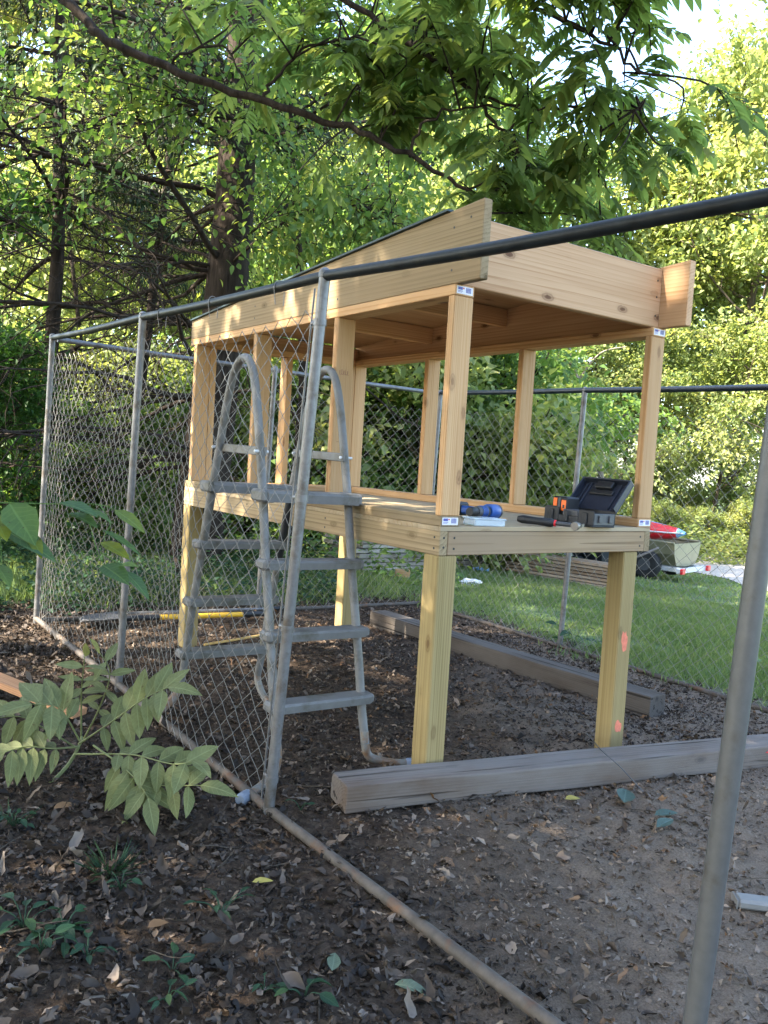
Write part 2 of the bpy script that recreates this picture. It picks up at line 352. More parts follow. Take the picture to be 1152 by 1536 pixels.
L_CHIP = leaf_mat('soil_chip', [(0, (0.012, 0.009, 0.008)), (0.45, (0.056, 0.040, 0.029)), (1, (0.22, 0.172, 0.132))], 0.0, rough=0.9)
L_NEEDLE = leaf_mat('cedar_needle', [(0, (0.014, 0.030, 0.012)), (0.6, (0.028, 0.055, 0.018)), (1, (0.075, 0.075, 0.045))], 0.2, rough=0.6)

# ------------------------------------------------------------------ ground
rng = np.random.default_rng(7)
def _hash(i, j, s):
    h = (i.astype(np.int64)*374761393 + j.astype(np.int64)*668265263 + s*1442695041) & 0x7fffffff
    h = ((h ^ (h >> 13))*1274126177) & 0x7fffffff
    return ((h ^ (h >> 16)) & 0xffff)/65535.0
def vnoise(x, y, s=0):
    i = np.floor(x); j = np.floor(y); fx = x-i; fy = y-j
    fx = fx*fx*(3-2*fx); fy = fy*fy*(3-2*fy); i = i.astype(np.int64); j = j.astype(np.int64)
    a = _hash(i, j, s); b = _hash(i+1, j, s); c = _hash(i, j+1, s); d = _hash(i+1, j+1, s)
    return (a*(1-fx)+b*fx)*(1-fy)+(c*(1-fx)+d*fx)*fy
def fbm(x, y, o=4, s=0):
    t = 0; a = 0.5
    for k in range(o): t = t+a*vnoise(x*2**k+k*17.3, y*2**k+k*9.1, s+k); a *= 0.5
    return t
def sstep(a, b, x):
    t = np.clip((x-a)/(b-a), 0, 1); return t*t*(3-2*t)
def gh0(x, y):
    x = np.asarray(x, float); y = np.asarray(y, float)
    t = np.clip(x-2.7, 0, 9.0); drop = -0.056*t
    return drop
def gh(x, y):
    x = np.asarray(x, float); y = np.asarray(y, float)
    z = gh0(x, y)
    near = sstep(9, 4, np.hypot(x, y))
    dirt = near*sstep(2.7, 2.2, x)
    z = z+(fbm(x*1.1, y*1.1, 3, 3)-0.45)*0.05*near*sstep(2.5, 1.0, np.hypot(x-0.6, y-0.9))*0.6
    z = z+dirt*((fbm(x*7, y*7, 4, 11)-0.47)*0.045+(fbm(x*26, y*26, 2, 13)-0.37)*0.016)
    z = z+dirt*(sstep(0.6, 0.15, np.hypot(x-1.05, y-0.55))*0.035)
    z = z+dirt*sstep(-0.6, -1.1, x)*0.02
    dl = np.abs(y+0.08+0.18*(x+0.4)+0.05); z = z+0.040*sstep(0.75, 0.12, dl)*sstep(-0.9, -0.3, x)
    return z
def axis(a, b, step, far, n):
    g = np.geomspace(1, 1+(far-abs(b)), n)-1
    return np.concatenate([(a-g[1:])[::-1], np.arange(a, b, step), b+g])
xs = axis(-3.0, 3.2, 0.026, 160, 46); ys = axis(-3.0, 5.0, 0.028, 160, 46)
GX, GY = np.meshgrid(xs, ys); GZ = gh(GX, GY)
nx, ny = len(xs), len(ys)
idx = np.arange(nx*ny).reshape(ny, nx)
Fq = np.stack([idx[:-1, :-1], idx[:-1, 1:], idx[1:, 1:], idx[1:, :-1]], -1).reshape(-1, 4)
gme = np_mesh('ground', np.stack([GX, GY, GZ], -1).reshape(-1, 3), Fq, smooth=True)
def grass_amt(x, y):
    w = (fbm(x*1.3, y*1.3, 4, 5)-0.47)*1.1
    right = sstep(2.35, 3.0, x+w*0.7)
    back = sstep(3.35, 3.9, y+w*0.8)
    fore = sstep(-0.6, 0.2, -x-1.5+w)*sstep(-0.2, 0.2, w)*0.0
    g = np.maximum(np.maximum(right, back), fore)
    # woodland floor far at the left-back: litter instead of turf
    wood = sstep(5.0, 6.2, y-0.55*(x-0.5)+w*1.2)*sstep(16, 12, y+0*x)
    return np.clip(g*(1-wood*0.92), 0, 1)
at_ = gme.attributes.new('grass', 'FLOAT', 'POINT'); at_.data.foreach_set('value', grass_amt(GX, GY).ravel().astype(np.float32))
m_g, n, b = newmat('ground_soil')
vec = objvec(n)
f1 = tex_noise(n, vec, 2.2, 6, 0.6); f2 = tex_noise(n, vec, 38, 6, 0.7); f3 = tex_noise(n, vec, 170, 4, 0.7)
soil = ramp(n, f2, [(0.30, (0.020, 0.013, 0.009)), (0.5, (0.056, 0.039, 0.027)), (0.72, (0.125, 0.092, 0.066))])
pale = ramp(n, f3, [(0.3, (0.112, 0.083, 0.061)), (0.7, (0.29, 0.228, 0.172))])
sx = n.nodes.new('ShaderNodeSeparateXYZ'); n.links.new(vec, sx.inputs[0])
# the trodden patch in front of the timber is drier and paler
pf = mathn(n, 'ADD', mathn(n, 'MULTIPLY', sx.outputs[0], 0.42), mathn(n, 'MULTIPLY', sx.outputs[1], -0.38))
pf = ramp(n, mathn(n, 'ADD', pf, mathn(n, 'MULTIPLY', f1, 0.9)), [(0.35, (0, 0, 0)), (0.85, (0.85, 0.85, 0.85))])
soil = mixc(n, pf, soil, pale)
grs = ramp(n, tex_noise(n, vec, 9, 6, 0.7), [(0.3, (0.075, 0.10, 0.05)), (0.55, (0.12, 0.17, 0.075)), (0.8, (0.19, 0.20, 0.11))])
ga = n.nodes.new('ShaderNodeAttribute'); ga.attribute_name = 'grass'
c = mixc(n, ga.outputs['Fac'], soil, grs)
n.links.new(c, b.inputs['Base Color']); b.inputs['Roughness'].default_value = 0.95; b.inputs['Specular IOR Level'].default_value = 0.12
hh = mathn(n, 'ADD', f2, mathn(n, 'MULTIPLY', f3, 0.5)); bump(n, b, hh, 0.9, 0.02)
ground = link('ground', gme, m_g); ground['kind'] = 'structure'

# ------------------------------------------------------------------ driveway and sun-lit far lawn are on the same ground sheet
def ribbon(name, left, right, mat, dz=0.012):
    Lc = catmull([Vector((p[0], p[1], 0)) for p in left], 10); Rc = catmull([Vector((p[0], p[1], 0)) for p in right], 10)
    V = []; F = []; k = 9
    for i, (a, b_) in enumerate(zip(Lc, Rc)):
        for j in range(k):
            p = a.lerp(b_, j/(k-1)); w = (vnoise(np.array([p.x*1.7]), np.array([p.y*1.7]), 4)[0]-0.5)*0.3 if j in (0, k-1) else 0
            p = p+(b_-a).normalized()*w
            V.append((p.x, p.y, float(gh(p.x, p.y))+dz+0.02*math.sin(j/(k-1)*math.pi)))
    for i in range(len(Lc)-1):
        for j in range(k-1): F.append((i*k+j, i*k+j+1, (i+1)*k+j+1, (i+1)*k+j))
    o = link(name, np_mesh(name, V, F, True), mat); o['kind'] = 'structure'; return o
m_dr, n, b = newmat('gravel'); vec = objvec(n)
n.links.new(ramp(n, tex_noise(n, vec, 30, 6, 0.7), [(0.3, (0.22, 0.20, 0.18)), (0.7, (0.50, 0.46, 0.42))]), b.inputs['Base Color']); b.inputs['Roughness'].default_value = 0.95
bump(n, b, tex_noise(n, vec, 60, 4, 0.7), 0.6, 0.02)
def gp(x, y):
    z = -0.45
    for _ in range(6): P = gnd(x, y, z); z = float(gh0(P[0], P[1]))
    return P
near = [gp(880, 838), gp(1000, 852), gp(1075, 866), gp(1152, 888), gp(1300, 935)]
farr = [gp(880, 815), gp(1000, 824), gp(1075, 832), gp(1152, 842), gp(1300, 862)]
ribbon('driveway', near, farr, m_dr)

# ------------------------------------------------------------------ the timber coop on posts
T, E_ = 0.0889, 0.0381
RX = {'x': Matrix.Identity(3), 'y': Matrix(((0, -1, 0), (1, 0, 0), (0, 0, 1))), 'z': Matrix(((0, 0, -1), (0, 1, 0), (1, 0, 0)))}
def board(name, x0, x1, y0, y1, z0, z1, g, mat, parent=None, c=0.0025):
    R = RX[g]; sz = Vector((x1-x0, y1-y0, z1-z0)); loc = R.transposed() @ sz
    d = [abs(v)/2 for v in loc]
    mb = MB().box(-d[0], d[0], -d[1], d[1], -d[2], d[2], c=c)
    o = mb.build(name, mat, parent)
    o.location = ((x0+x1)/2, (y0+y1)/2, (z0+z1)/2); o.rotation_euler = R.to_euler()
    return o
def beam(name, p0, p1, w, h, mat, parent=None, c=0.006, roll=0.0, jit=0.0):
    """a squared timber from p0 to p1 (centre line), w across, h high"""
    p0 = Vector(p0); p1 = Vector(p1); x = (p1-p0); ln = x.length; x.normalize()
    y = Vector((0, 0, 1)).cross(x).normalized(); z = x.cross(y)
    R = Matrix((x, y, z)).transposed() @ Matrix.Rotation(roll, 3, 'X')
    bm = bmesh.new(); bmesh.ops.create_cube(bm, size=1)
    for v in bm.verts: v.co = Vector((v.co.x*ln, v.co.y*w, v.co.z*h))
    bmesh.ops.bevel(bm, geom=bm.edges[:], offset=c, segments=2, affect='EDGES', profile=0.6)
    if jit:
        cuts = max(2, int(ln/0.12))
        es = [e for e in bm.edges if abs((e.verts[0].co-e.verts[1].co).x) > ln*0.6]
        bmesh.ops.subdivide_edges(bm, edges=es, cuts=cuts, use_grid_fill=True)
        for v in bm.verts:
            q = Vector((v.co.x*3+p0.x*5, v.co.y*8, v.co.z*8)); v.co += Vector((0, noise.noise(q), noise.noise(q+Vector((9, 3, 1)))))*jit
    me = bpy.data.meshes.new(name); bm.to_mesh(me); bm.free()
    o = link(name, me, mat, parent); o.location = (p0+p1)/2; o.rotation_euler = R.to_euler(); return o

W_, BAY, ZR, HS = 1.194, 0.78, 0.896, 0.790
LEN = 3*BAY+T
coop = thing('coop_frame', 'unfinished pine playhouse coop frame raised on four square posts inside the wire pen', 'coop')
coop.rotation_euler = (-0.0182, -0.0157, 0)
zd = ZR+T; zk = zd+0.018; zs = zk+E_; zt = zs+HS; ztp = zt+E_
for (x, y, zb) in ((0, 0, -0.12), (W_-T-0.07, 0.004, -0.12), (0, LEN-T, -0.14), (W_-T, LEN-T, -0.16)):
    p = board('post', x, x+T, y, y+T, zb, ZR-0.001, 'z', M_POST, coop, 0.005)
    if x > 0.5 and y < 1:   # two orange spray marks on the near right post
        for zz, hh2 in ((0.12, 0.035), (0.50, 0.06)):
            s_ = MB(); pts = []
            for k in range(14):
                a = 2*math.pi*k/14; rr = 0.75+0.35*noise.noise(Vector((k*1.7, zz*9, 2)))
                pts.append((0.028*math.cos(a)*rr, hh2*math.sin(a)*rr))
            s_.prism(pts, 0, 0.0006, Matrix(((1, 0, 0), (0, 0, -1), (0, 1, 0))))
            so = s_.build('spray_mark', M_SPRAYR, p); so.rotation_euler = RX['z'].transposed().to_euler()
            so.location = RX['z'].transposed() @ (Vector((x+0.046, y-0.0001, zz))-Vector(p.location)); so['label'] = 'orange spray paint mark'
board('rim_board', 0, E_, 0, LEN, ZR, zd, 'y', M_TREAT_SHADE, coop); board('rim_board', W_-E_, W_, 0, LEN, ZR, zd, 'y', M_TREAT_SHADE, coop)
board('front_rim_board', E_+.001, W_-E_-.001, -0.001, E_, ZR+.001, zd-.001, 'x', M_RIM, coop); board('rim_board', E_+.001, W_-E_-.001, LEN-E_, LEN-.001, ZR+.001, zd-.001, 'x', M_TREAT_SHADE, coop)
for y in (BAY, 2*BAY): board('joist', E_+.001, W_-E_-.001, y, y+E_, ZR+.002, zd-.001, 'x', M_TREAT_SHADE, coop)
board('deck_panel', 0.002, W_-.002, 0.001, BAY*1.6-.002, zd+.0005, zk-.0005, 'x', M_PLY, coop, 0.001)
board('deck_panel', 0.002, W_-.002, BAY*1.6, LEN-.002, zd+.0005, zk-.0005, 'x', M_PLY, coop, 0.001)
plates = []
for (z0, z1, nm) in ((zk, zs, 'sole_plate'), (zt, ztp, 'top_plate')):
    a = board(nm, 0, T, 0, LEN, z0, z1-.0005, 'y', M_PINE if nm[0] == 't' else M_TREAT_SHADE, coop); b2 = board(nm, W_-T, W_, 0, LEN, z0, z1-.0005, 'y', M_PINE, coop)
    board(nm, T+.001, W_-T-.001, LEN-T, LEN-.001, z0, z1-.001, 'x', M_PINE, coop); plates += [(a, 0, z0), (b2, W_-T, z0)]
# paper lumber stickers on the plate ends
for (pl, x, z0) in plates:
    mb = MB(); mb.mi = 0; mb.box(-0.038, 0.036, -0.0006, 0, -0.0135, 0.0135)
    mb.mi = 1; mb.box(-0.033, -0.012, -0.0010, -0.0006, 0.0005, 0.0105); mb.box(-0.033, -0.010, -0.0010, -0.0006, -0.0045, -0.0025); mb.box(-0.033, -0.014, -0.0010, -0.0006, -0.0085, -0.007)
    xx = 0.004
    for k in range(9):
        w = (0.0012, 0.0022, 0.0009, 0.0018)[k % 4]; mb.box(xx, xx+w, -0.0010, -0.0006, -0.0075, 0.0105); xx += w+0.0013
    mb.mi = 2; mb.box(-0.010, -0.004, -0.0010, -0.0006, 0.004, 0.0095)
    o = mb.build('price_sticker', [M_STICK, M_INKB, M_INKR], pl); o['label'] = 'white lumber sticker with blue block and barcode'
    R = RX['y'].transposed(); o.rotation_euler = R.to_euler(); o.location = R @ (Vector((x+T/2, -0.0002, z0+E_/2))-Vector(pl.location))
studs = []
for k in range(4):
    y = k*BAY + (0.012 if k == 0 else 0)
    for x in (0.001, W_-T-.001):
        st_ = board('stud', x, x+T, k*BAY+.001 if k else 0.002, k*BAY+E_, zs, zt-.0005, 'z', M_PINE, coop, 0.0035); studs.append(st_)
for x in (T+.002, 0.60, W_-T-E_-.002): board('stud', x, x+E_, LEN-T-.0005, LEN-.0015, zs, zt-.0005, 'z', M_PINE, coop, 0.0035)
# grade stamps inked on the second left stud
st2 = studs[2]
for zz, ww, nn in ((1.60, 0.05, 5), (1.30, 0.045, 2)):
    mb = MB(); r2 = random.Random(int(zz*100))
    for k in range(nn):
        w = ww/nn; mb.box(-ww/2+k*w, -ww/2+k*w+w*0.65, -0.0006, 0, -0.012 if nn > 2 else -0.004+0.004*k, (-0.012 if nn > 2 else -0.004+0.004*k)+(0.003 if k % 2 else 0.0016))
        if nn > 2: mb.box(-ww/2+k*w, -ww/2+k*w+0.0016+0.001*(k % 3), -0.0006, 0, -0.009, 0.006+0.005*(k % 2))
    o = mb.build('grade_stamp', M_STAMP, st2); R = RX['z'].transposed(); o.rotation_euler = R.to_euler()
    o.location = R @ (Vector((0.045, BAY+.0008, zz))-Vector(st2.location)); o['label'] = 'small brown inked lumber grade stamp'
# tapered side boards of the roof
Y0, Y1 = -0.125, LEN; H0, H1 = 0.272, 0.105
def roofz(y): return ztp+H0+(H1-H0)*(y-Y0)/(Y1-Y0)
for x in (0.0015, W_-E_-.0015):
    d = (Y1-Y0)/2; yc = (Y0+Y1)/2; bm = bmesh.new(); bmesh.ops.create_cube(bm, size=1)
    for v in bm.verts:
        y = v.co.x*2*d; v.co = Vector((y, v.co.y*E_, (v.co.z+0.5)*(H0+(H1-H0)*(y+d)/(2*d))+.001))
    bmesh.ops.bevel(bm, geom=bm.edges[:], offset=0.003, segments=1, affect='EDGES')
    me = bpy.data.meshes.new('side_board'); bm.to_mesh(me); bm.free()
    o = link('side_board', me, M_TREAT_SHADE if x < 0.5 else M_FASCIA, coop); o.location = (x+E_/2, yc, ztp); o.rotation_euler = RX['y'].to_euler()  # left board takes the wood with shade in its colour
board('fascia_board', E_+.0025, W_-E_-.0025, 0.012, 0.012+E_, ztp+.002, ztp+0.252, 'x', M_FASCIA, coop, 0.003)
board('back_fascia', E_+.0025, W_-E_-.0025, LEN-E_, LEN-.001, ztp+.001, ztp+H1-.025, 'x', M_FASCIA, coop)
for k, y in enumerate((BAY*0.52, BAY*1.25, BAY*2.05)):
    zt2 = roofz(y)-0.014; board('rafter', E_+.0025, W_-E_-.0025, y, y+E_, zt2-T, zt2, 'x', M_PINE, coop)
ln = LEN-0.055; sl = math.atan2(H1-H0, Y1-Y0)
for nm, x0, x1, dz, th, mt in (('roof_sheathing', E_+.003, W_-E_-.003, -0.006, 0.011, M_PLYR), ('roofing_sheet', -0.012, W_+0.012, 0.0055, 0.008, M_ROOFING)):
    mb = MB().box(-(x1-x0)/2, (x1-x0)/2, -ln/2, ln/2, -th/2, th/2); o = mb.build(nm, mt, coop)
    yc = 0.055+ln/2; o.location = ((x0+x1)/2, yc, roofz(yc)+dz); o.rotation_euler = (sl, 0, 0)

def screws(spots, axis_y=True):
    for (x, y, z) in spots:
        d = Vector((0, -1, 0)) if axis_y else Vector((-1, 0, 0)); p = Vector((x, y, z))
        MB().tube([p+d*-0.002, p+d*0.0008], 0.0046, 8, smooth=False).build('screw', M_BLACK, coop)
screws([(E_+0.03, 0.012, ztp+z) for z in (0.04, 0.12, 0.21)]+[(W_-E_-0.03, 0.012, ztp+z) for z in (0.05, 0.13, 0.2)]+[(x, -0.001, ZR+z) for x in (E_+0.03, W_-E_-0.03) for z in (0.025, 0.065)]+[(0.02, 0.0, ZR+0.03), (0.02, 0.0, ZR+0.065)])
screws([(0.0015, y, ztp+z) for y, z in ((-0.06, 0.22), (0.03, 0.05), (0.03, 0.2), (0.8, 0.04), (1.6, 0.04), (2.3, 0.04), (0.78, 0.16), (1.6, 0.1))]+[(0, y, ZR+z) for y in (0.03, BAY+.02, 2*BAY+.02, LEN-.03) for z in (0.025, 0.065)], False)
# ------------------------------------------------------------------ wire pen
PW = {'P3': ((-0.595, 0.084), (-0.564, 0.034)), 'P2': ((-0.606, 1.640), (-0.600, 1.640)), 'D': ((-0.635, 3.200), (-0.630, 3.200)),
      'E': ((0.925, 3.216), (0.925, 3.216)), 'A': ((2.486, 3.232), (2.486, 3.232)), 'B': ((2.500, 1.672), (2.502, 1.672)), 'C': ((2.512, 0.112), (2.512, 0.112)), 'G': ((2.525, -1.45), (2.525, -1.45))}
_a = dep(1042, 1536, 1.60); _b2 = dep(1095, 1150, 1.585); _d = (_b2-_a)/(_b2[2]-_a[2])
_lo = _a+_d*(0-_a[2]); _hi = _a+_d*(1.80-_a[2]); PW['F'] = ((_lo[0], _lo[1]), (_hi[0], _hi[1]))
KH = 1.80
def pt(k, f, off=0.0):
    (bx, by), (tx, ty) = PW[k]; zb = float(gh0(bx, by)); return Vector((bx+(tx-bx)*f, by+(ty-by)*f, zb+KH*f+off))
def pipe_post(k, parent, r=0.0205, mat=None):
    o = MB().tube([pt(k, -0.02), pt(k, 0.5), pt(k, 1.0)], r, 14).build('post', mat or M_GALV, parent)
    cap = MB().tube([pt(k, 1.0, -0.012), pt(k, 1.0, 0.004), pt(k, 1.0, 0.014), pt(k, 1.0, 0.02)], [r*1.12, r*1.12, r*0.9, r*0.4], 14).build('post_cap', M_GALV, o)
    return o
def rail(name, ks, f, r, mat, parent, sag=0.0, off=0.0):
    pts = []
    for i in range(len(ks)-1):
        a, b_ = pt(ks[i], f), pt(ks[i+1], f)
        for j in range(8): q = a.lerp(b_, j/8); q.z += off-sag*math.sin(j/8*math.pi); pts.append(q)
    q = pt(ks[-1], f); q.z += off; pts.append(q)
    return MB().tube(pts, r, 14).build(name, mat, parent)
def chainlink(a, b_, parent, name='wire_mesh', z0=0.02, z1=1.66, w=0.086, h=0.086, r=0.0017, sag=0.02, seed=1, bulge=0.03, a2=None, b2=None):
    rr = random.Random(seed)
    bx = Vector((b_[0]-a[0], b_[1]-a[1], 0)); ln = bx.length; ux = bx.normalized(); un = Vector((-ux.y, ux.x, 0)); n_ = int(ln/(w/2)); w = ln/n_
    nz = int((z1-z0)/(h/2)); V = []; Fa = []
    base = Vector((a[0], a[1], 0)); zb = float(gh0((a[0]+b_[0])/2, (a[1]+b_[1])/2))
    shear = ((a2[0]-a[0], a2[1]-a[1]) if a2 else (0, 0)); shearb = ((b2[0]-b_[0], b2[1]-b_[1]) if b2 else (0, 0))
    P = np.zeros((n_, nz+1, 3))
    for i in range(n_):
        for k in range(nz+1):
            fz = k/nz; odd = (k+i) % 2
            s = (i+0.5+(0.54 if odd else -0.54))*w; fs = s/ln
            edge = math.sin(max(0, min(1, fs))*math.pi)
            z = z0+k*h/2-sag*edge*fz*fz+0.004*math.sin(s*9+k*0.9+seed)
            s += 0.006*math.sin(k*0.55+i*0.4+seed)*edge
            y = (0.0020 if k % 2 else -0.0020)+bulge*edge*math.sin(fz*math.pi)*math.sin(2.2*fs*math.pi+seed)+bulge*0.8*(1-fz)**3*math.sin(fs*7+seed)
            q = base+ux*s+un*y; q.z = zb+z
            q.x += fz*(shear[0]*(1-fs)+shearb[0]*fs); q.y += fz*(shear[1]*(1-fs)+shearb[1]*fs)
            P[i, k] = q
    ring = 4
    ang = [2*math.pi*j/ring+0.3 for j in range(ring)]
    tang = np.gradient(P, axis=1); tang /= np.linalg.norm(tang, axis=2, keepdims=True)
    nn = np.array([un.x, un.y, 0.0]); bb = np.cross(tang, nn); bb /= np.linalg.norm(bb, axis=2, keepdims=True)
    VV = np.stack([P+r*(math.cos(t_)*nn+math.sin(t_)*bb) for t_ in ang], 2).reshape(-1, 3)
    I = np.arange(n_*(nz+1)*ring).reshape(n_, nz+1, ring)
    F = np.stack([I[:, :-1, :], np.roll(I, -1, 2)[:, :-1, :], np.roll(I, -1, 2)[:, 1:, :], I[:, 1:, :]], -1).reshape(-1, 4)
    return link(name, np_mesh(name, VV, F, True), M_WIRE, parent)
def clamp(k, f, parent, r=0.0215, dirv=None):
    a = pt(k, f, -0.011); b_ = pt(k, f, 0.011)
    mb = MB().tube([a, b_], r, 14)
    c = (a+b_)/2; d = Vector(dirv); q = c+d*(r+0.012)
    mb.tube([c, q+d*0.012], 0.008, 8); mb.tube([q+Vector((0, 0, -0.016)), q+Vector((0, 0, 0.016))], 0.005, 8)
    return mb.build('band_clamp', M_GALV, parent)
lf = thing('chain_link_fence', 'chain link fence with dark top rail, pool ladder leaning just inside it', 'fence', (0, 0, 0))
for k, r in (('F', 0.0215), ('P3', 0.0185), ('P2', 0.018), ('D', 0.018)): pipe_post(k, lf, r, M_GALVF if k == 'F' else None)
rail('top_rail', ['D', 'P2', 'P3', 'F'], 1.0, 0.0175, M_RAILD, lf, 0.006, -0.006)
rail('bottom_rail', ['D', 'P2', 'P3', 'F'], 0.0, 0.0165, M_RUST, lf, 0.0, 0.03)
chainlink(PW['P2'][0], PW['D'][0], lf, seed=3, bulge=0.03, a2=PW['P2'][1], b2=PW['D'][1], z1=1.70)
_s = 0.93; q0 = (PW['P3'][0][0]*0.965+PW['P2'][0][0]*0.035, PW['P3'][0][1]*0.965+PW['P2'][0][1]*0.035); q1 = (PW['P3'][1][0]*0.965+PW['P2'][1][0]*0.035, PW['P3'][1][1]*0.965+PW['P2'][1][1]*0.035)
chainlink(q0, PW['P2'][0], lf, seed=5, bulge=0.035, sag=0.05, a2=q1, b2=PW['P2'][1], z1=1.72)
tb = MB().tube([(q0[0], q0[1], 0.03), ((q0[0]+q1[0])/2, (q0[1]+q1[1])/2, 0.9), (q1[0], q1[1], 1.76)], 0.0035, 6).build('tension_bar', M_GALV, lf)
for f in (0.915, 0.60, 0.36, 0.075): clamp('P3', f, lf, 0.0215, (-0.05, 1, 0))
for k in range(3):   # tie wires on the top rail
    fk = (k+0.55)/3; a = pt('P3', 1.0).lerp(pt('P2', 1.0), fk); mb = MB()
    mb.tube(catmull([a+Vector((0.02, 0, -0.07)), a+Vector((0.019, 0.004, -0.006)), a+Vector((0, 0.006, 0.0135)), a+Vector((-0.019, 0.004, -0.006)), a+Vector((-0.012, 0, -0.07))], 4), 0.0016, 5).build('wire_tie', M_WIRE, lf)
bf = thing('chain_link_fence', 'chain link fence with bare grey top rail behind the raised coop frame', 'fence')
pipe_post('E', bf, 0.0185)
def shrink(k0, k1, d=0.03):
    a, b_ = np.array(PW[k0][0]), np.array(PW[k1][0]); u = (b_-a)/np.linalg.norm(b_-a); return tuple(a+u*d), tuple(b_-u*d)
def rail2(name, k0, k1, f, r, mat, parent, off, d=0.03):
    a, b_ = pt(k0, f), pt(k1, f); u = (b_-a).normalized(); return MB().tube([a+u*d+Vector((0, 0, off)), (a+b_)/2+Vector((0, 0, off-0.004)), b_-u*d+Vector((0, 0, off))], r, 12).build(name, mat, parent)
for k0, k1 in (('D', 'E'), ('E', 'A')):
    rail2('top_rail', k0, k1, 1.0, 0.0165, M_GALV, bf, -0.012); rail2('bottom_rail', k0, k1, 0.0, 0.0155, M_RUST, bf, 0.02)
    chainlink(*shrink(k0, k1), bf, seed=8 if k0 == 'D' else 9, bulge=0.015)
rf = thing('chain_link_fence', 'chain link fence with navy top rail along the lawn and parked boat', 'fence')
for k in ('A', 'B', 'C', 'G'): pipe_post(k, rf, 0.019)
rail('top_rail', ['A', 'B', 'C', 'G'], 1.0, 0.0185, M_RAILB, rf, 0.004, -0.004); rail('bottom_rail', ['A', 'B', 'C', 'G'], 0.0, 0.0165, M_RUST, rf, 0.0, 0.012)
for k0, k1 in (('B', 'A'), ('C', 'B'), ('G', 'C')): chainlink(*shrink(k0, k1), rf, seed=11+ord(k0), bulge=0.02)

# ------------------------------------------------------------------ pool ladder
ld = thing('pool_ladder', 'grey A-frame pool ladder with moulded treads and hooped handrails', 'ladder', (-0.245, -0.13, 0.0))
HW = 0.195
prof = [(0.455, 0.10), (0.505, 0.25), (0.55, 0.42), (0.655, 0.78), (0.725, 1.05), (0.79, 1.27), (0.845, 1.44), (0.90, 1.55), (0.97, 1.59), (1.045, 1.555), (1.10, 1.45), (1.165, 1.20), (1.255, 0.82), (1.33, 0.50), (1.375, 0.25), (1.405, 0.13)]
for s_ in (-1, 1):
    pts = [Vector((s_*HW, y, z)) for y, z in prof]
    hoop = MB().tube(catmull(pts, 5), 0.0175, 14).build('side_rail', M_LAD, ld)
    # feet: the tube bends out onto the soil and ends in a ribbed cap
    for (y, z, dx, dy) in ((0.455, 0.10, s_*0.16, -0.10 if s_ < 0 else -0.075), (1.405, 0.13, -0.20 if s_ < 0 else 0.03, -0.12)):
        p0 = Vector((s_*HW, y, z)); up = Vector((0, 0.03 if y < 1 else -0.03, 0.12))
        q1 = p0+Vector((dx*0.12, dy*0.12, -0.05)); q2 = p0+Vector((dx*0.55, dy*0.55, -z+0.028)); q3 = p0+Vector((dx, dy, -z+0.024))
        foot = MB().tube(catmull([p0+up*0.4, p0, q1, q2, q3], 5), 0.0168, 14).build('foot_tube', M_LADRUST, ld)
        d = Vector((q3-q2)); d.z = 0; d.normalize()
        cpm = MB(); cpm.tube([q3-d*0.005, q3+d*0.002, q3+d*0.05, q3+d*0.056], [0.0205, 0.0225, 0.0225, 0.018], 16)
        for j in range(8):
            a = 2*math.pi*j/8; sdv = d.cross(Vector((0, 0, 1))); off = (sdv*math.cos(a)+Vector((0, 0, 1))*math.sin(a))*0.0222
            cpm.tube([q3+off+d*0.006, q3+off+d*0.046], 0.002, 5)
        cpm.build('foot_cap', M_CAP, foot)
    sp = MB().box(-0.006, 0.006, 0.755, 1.185, 1.20, 1.235, c=0.003).build('spreader_bar', M_LAD, ld); sp.location = (s_*HW-s_*0.014, 0, 0)
    for y in (0.765, 1.168): MB().tube([(s_*HW-s_*0.03, y, 1.217), (s_*HW+s_*0.03, y, 1.217)], 0.006, 8).build('bolt', M_WHITE, ld)
def rail_y(z, near):
    pr = prof[:9] if near else prof[:7:-1]
    for (y0, z0), (y1, z1) in zip(pr[:-1], pr[1:]):
        if z0 <= z <= z1: return y0+(y1-y0)*(z-z0)/(z1-z0)
    return pr[0][0]
for near, zz in ((True, (1.05, 0.792, 0.53, 0.278)), (False, (1.045, 0.785, 0.515, 0.265))):
    for k, z in enumerate(zz):
        y = rail_y(z, near); s_ = 1 if near else -1; dp = 0.045 if k else 0.06; hz = 0.0175 if k else 0.022
        # moulded tread: a shell with sloped front lip and boxed ends
        poly = [(-dp, hz*0.5), (-dp*0.85, hz), (dp*0.8, hz), (dp, hz*0.4), (dp*0.95, -hz), (dp*0.6, -hz), (dp*0.5, hz*0.3), (-dp*0.6, hz*0.3), (-dp*0.7, -hz), (-dp*0.95, -hz)]
        mb = MB(); mb.prism([(p*s_, q) for p, q in poly] if s_ > 0 else [(p*s_, q) for p, q in poly][::-1], -HW-0.012, HW+0.012, Matrix(((0, 0, 1), (1, 0, 0), (0, 1, 0))))
        tr = mb.build('tread', M_TREAD, ld); tr.location = (0, y-0.012*s_, z)
        for sx_ in (-1, 1):
            hb = MB().box(-0.032, 0.032, -dp*0.9, dp*0.9, -hz*1.15, hz*1.1, c=0.010).build('tread_bracket', M_TREAD, tr); hb.location = (sx_*(HW+0.003), 0, 0)
for sx_ in (-1, 1):
    MB().tube([Vector((sx_*HW, rail_y(z, False), z)) for z in (0.72, 0.85, 1.02)], 0.0192, 14).build('rail_sleeve', M_BLACK if sx_ > 0 else M_LAD, ld)

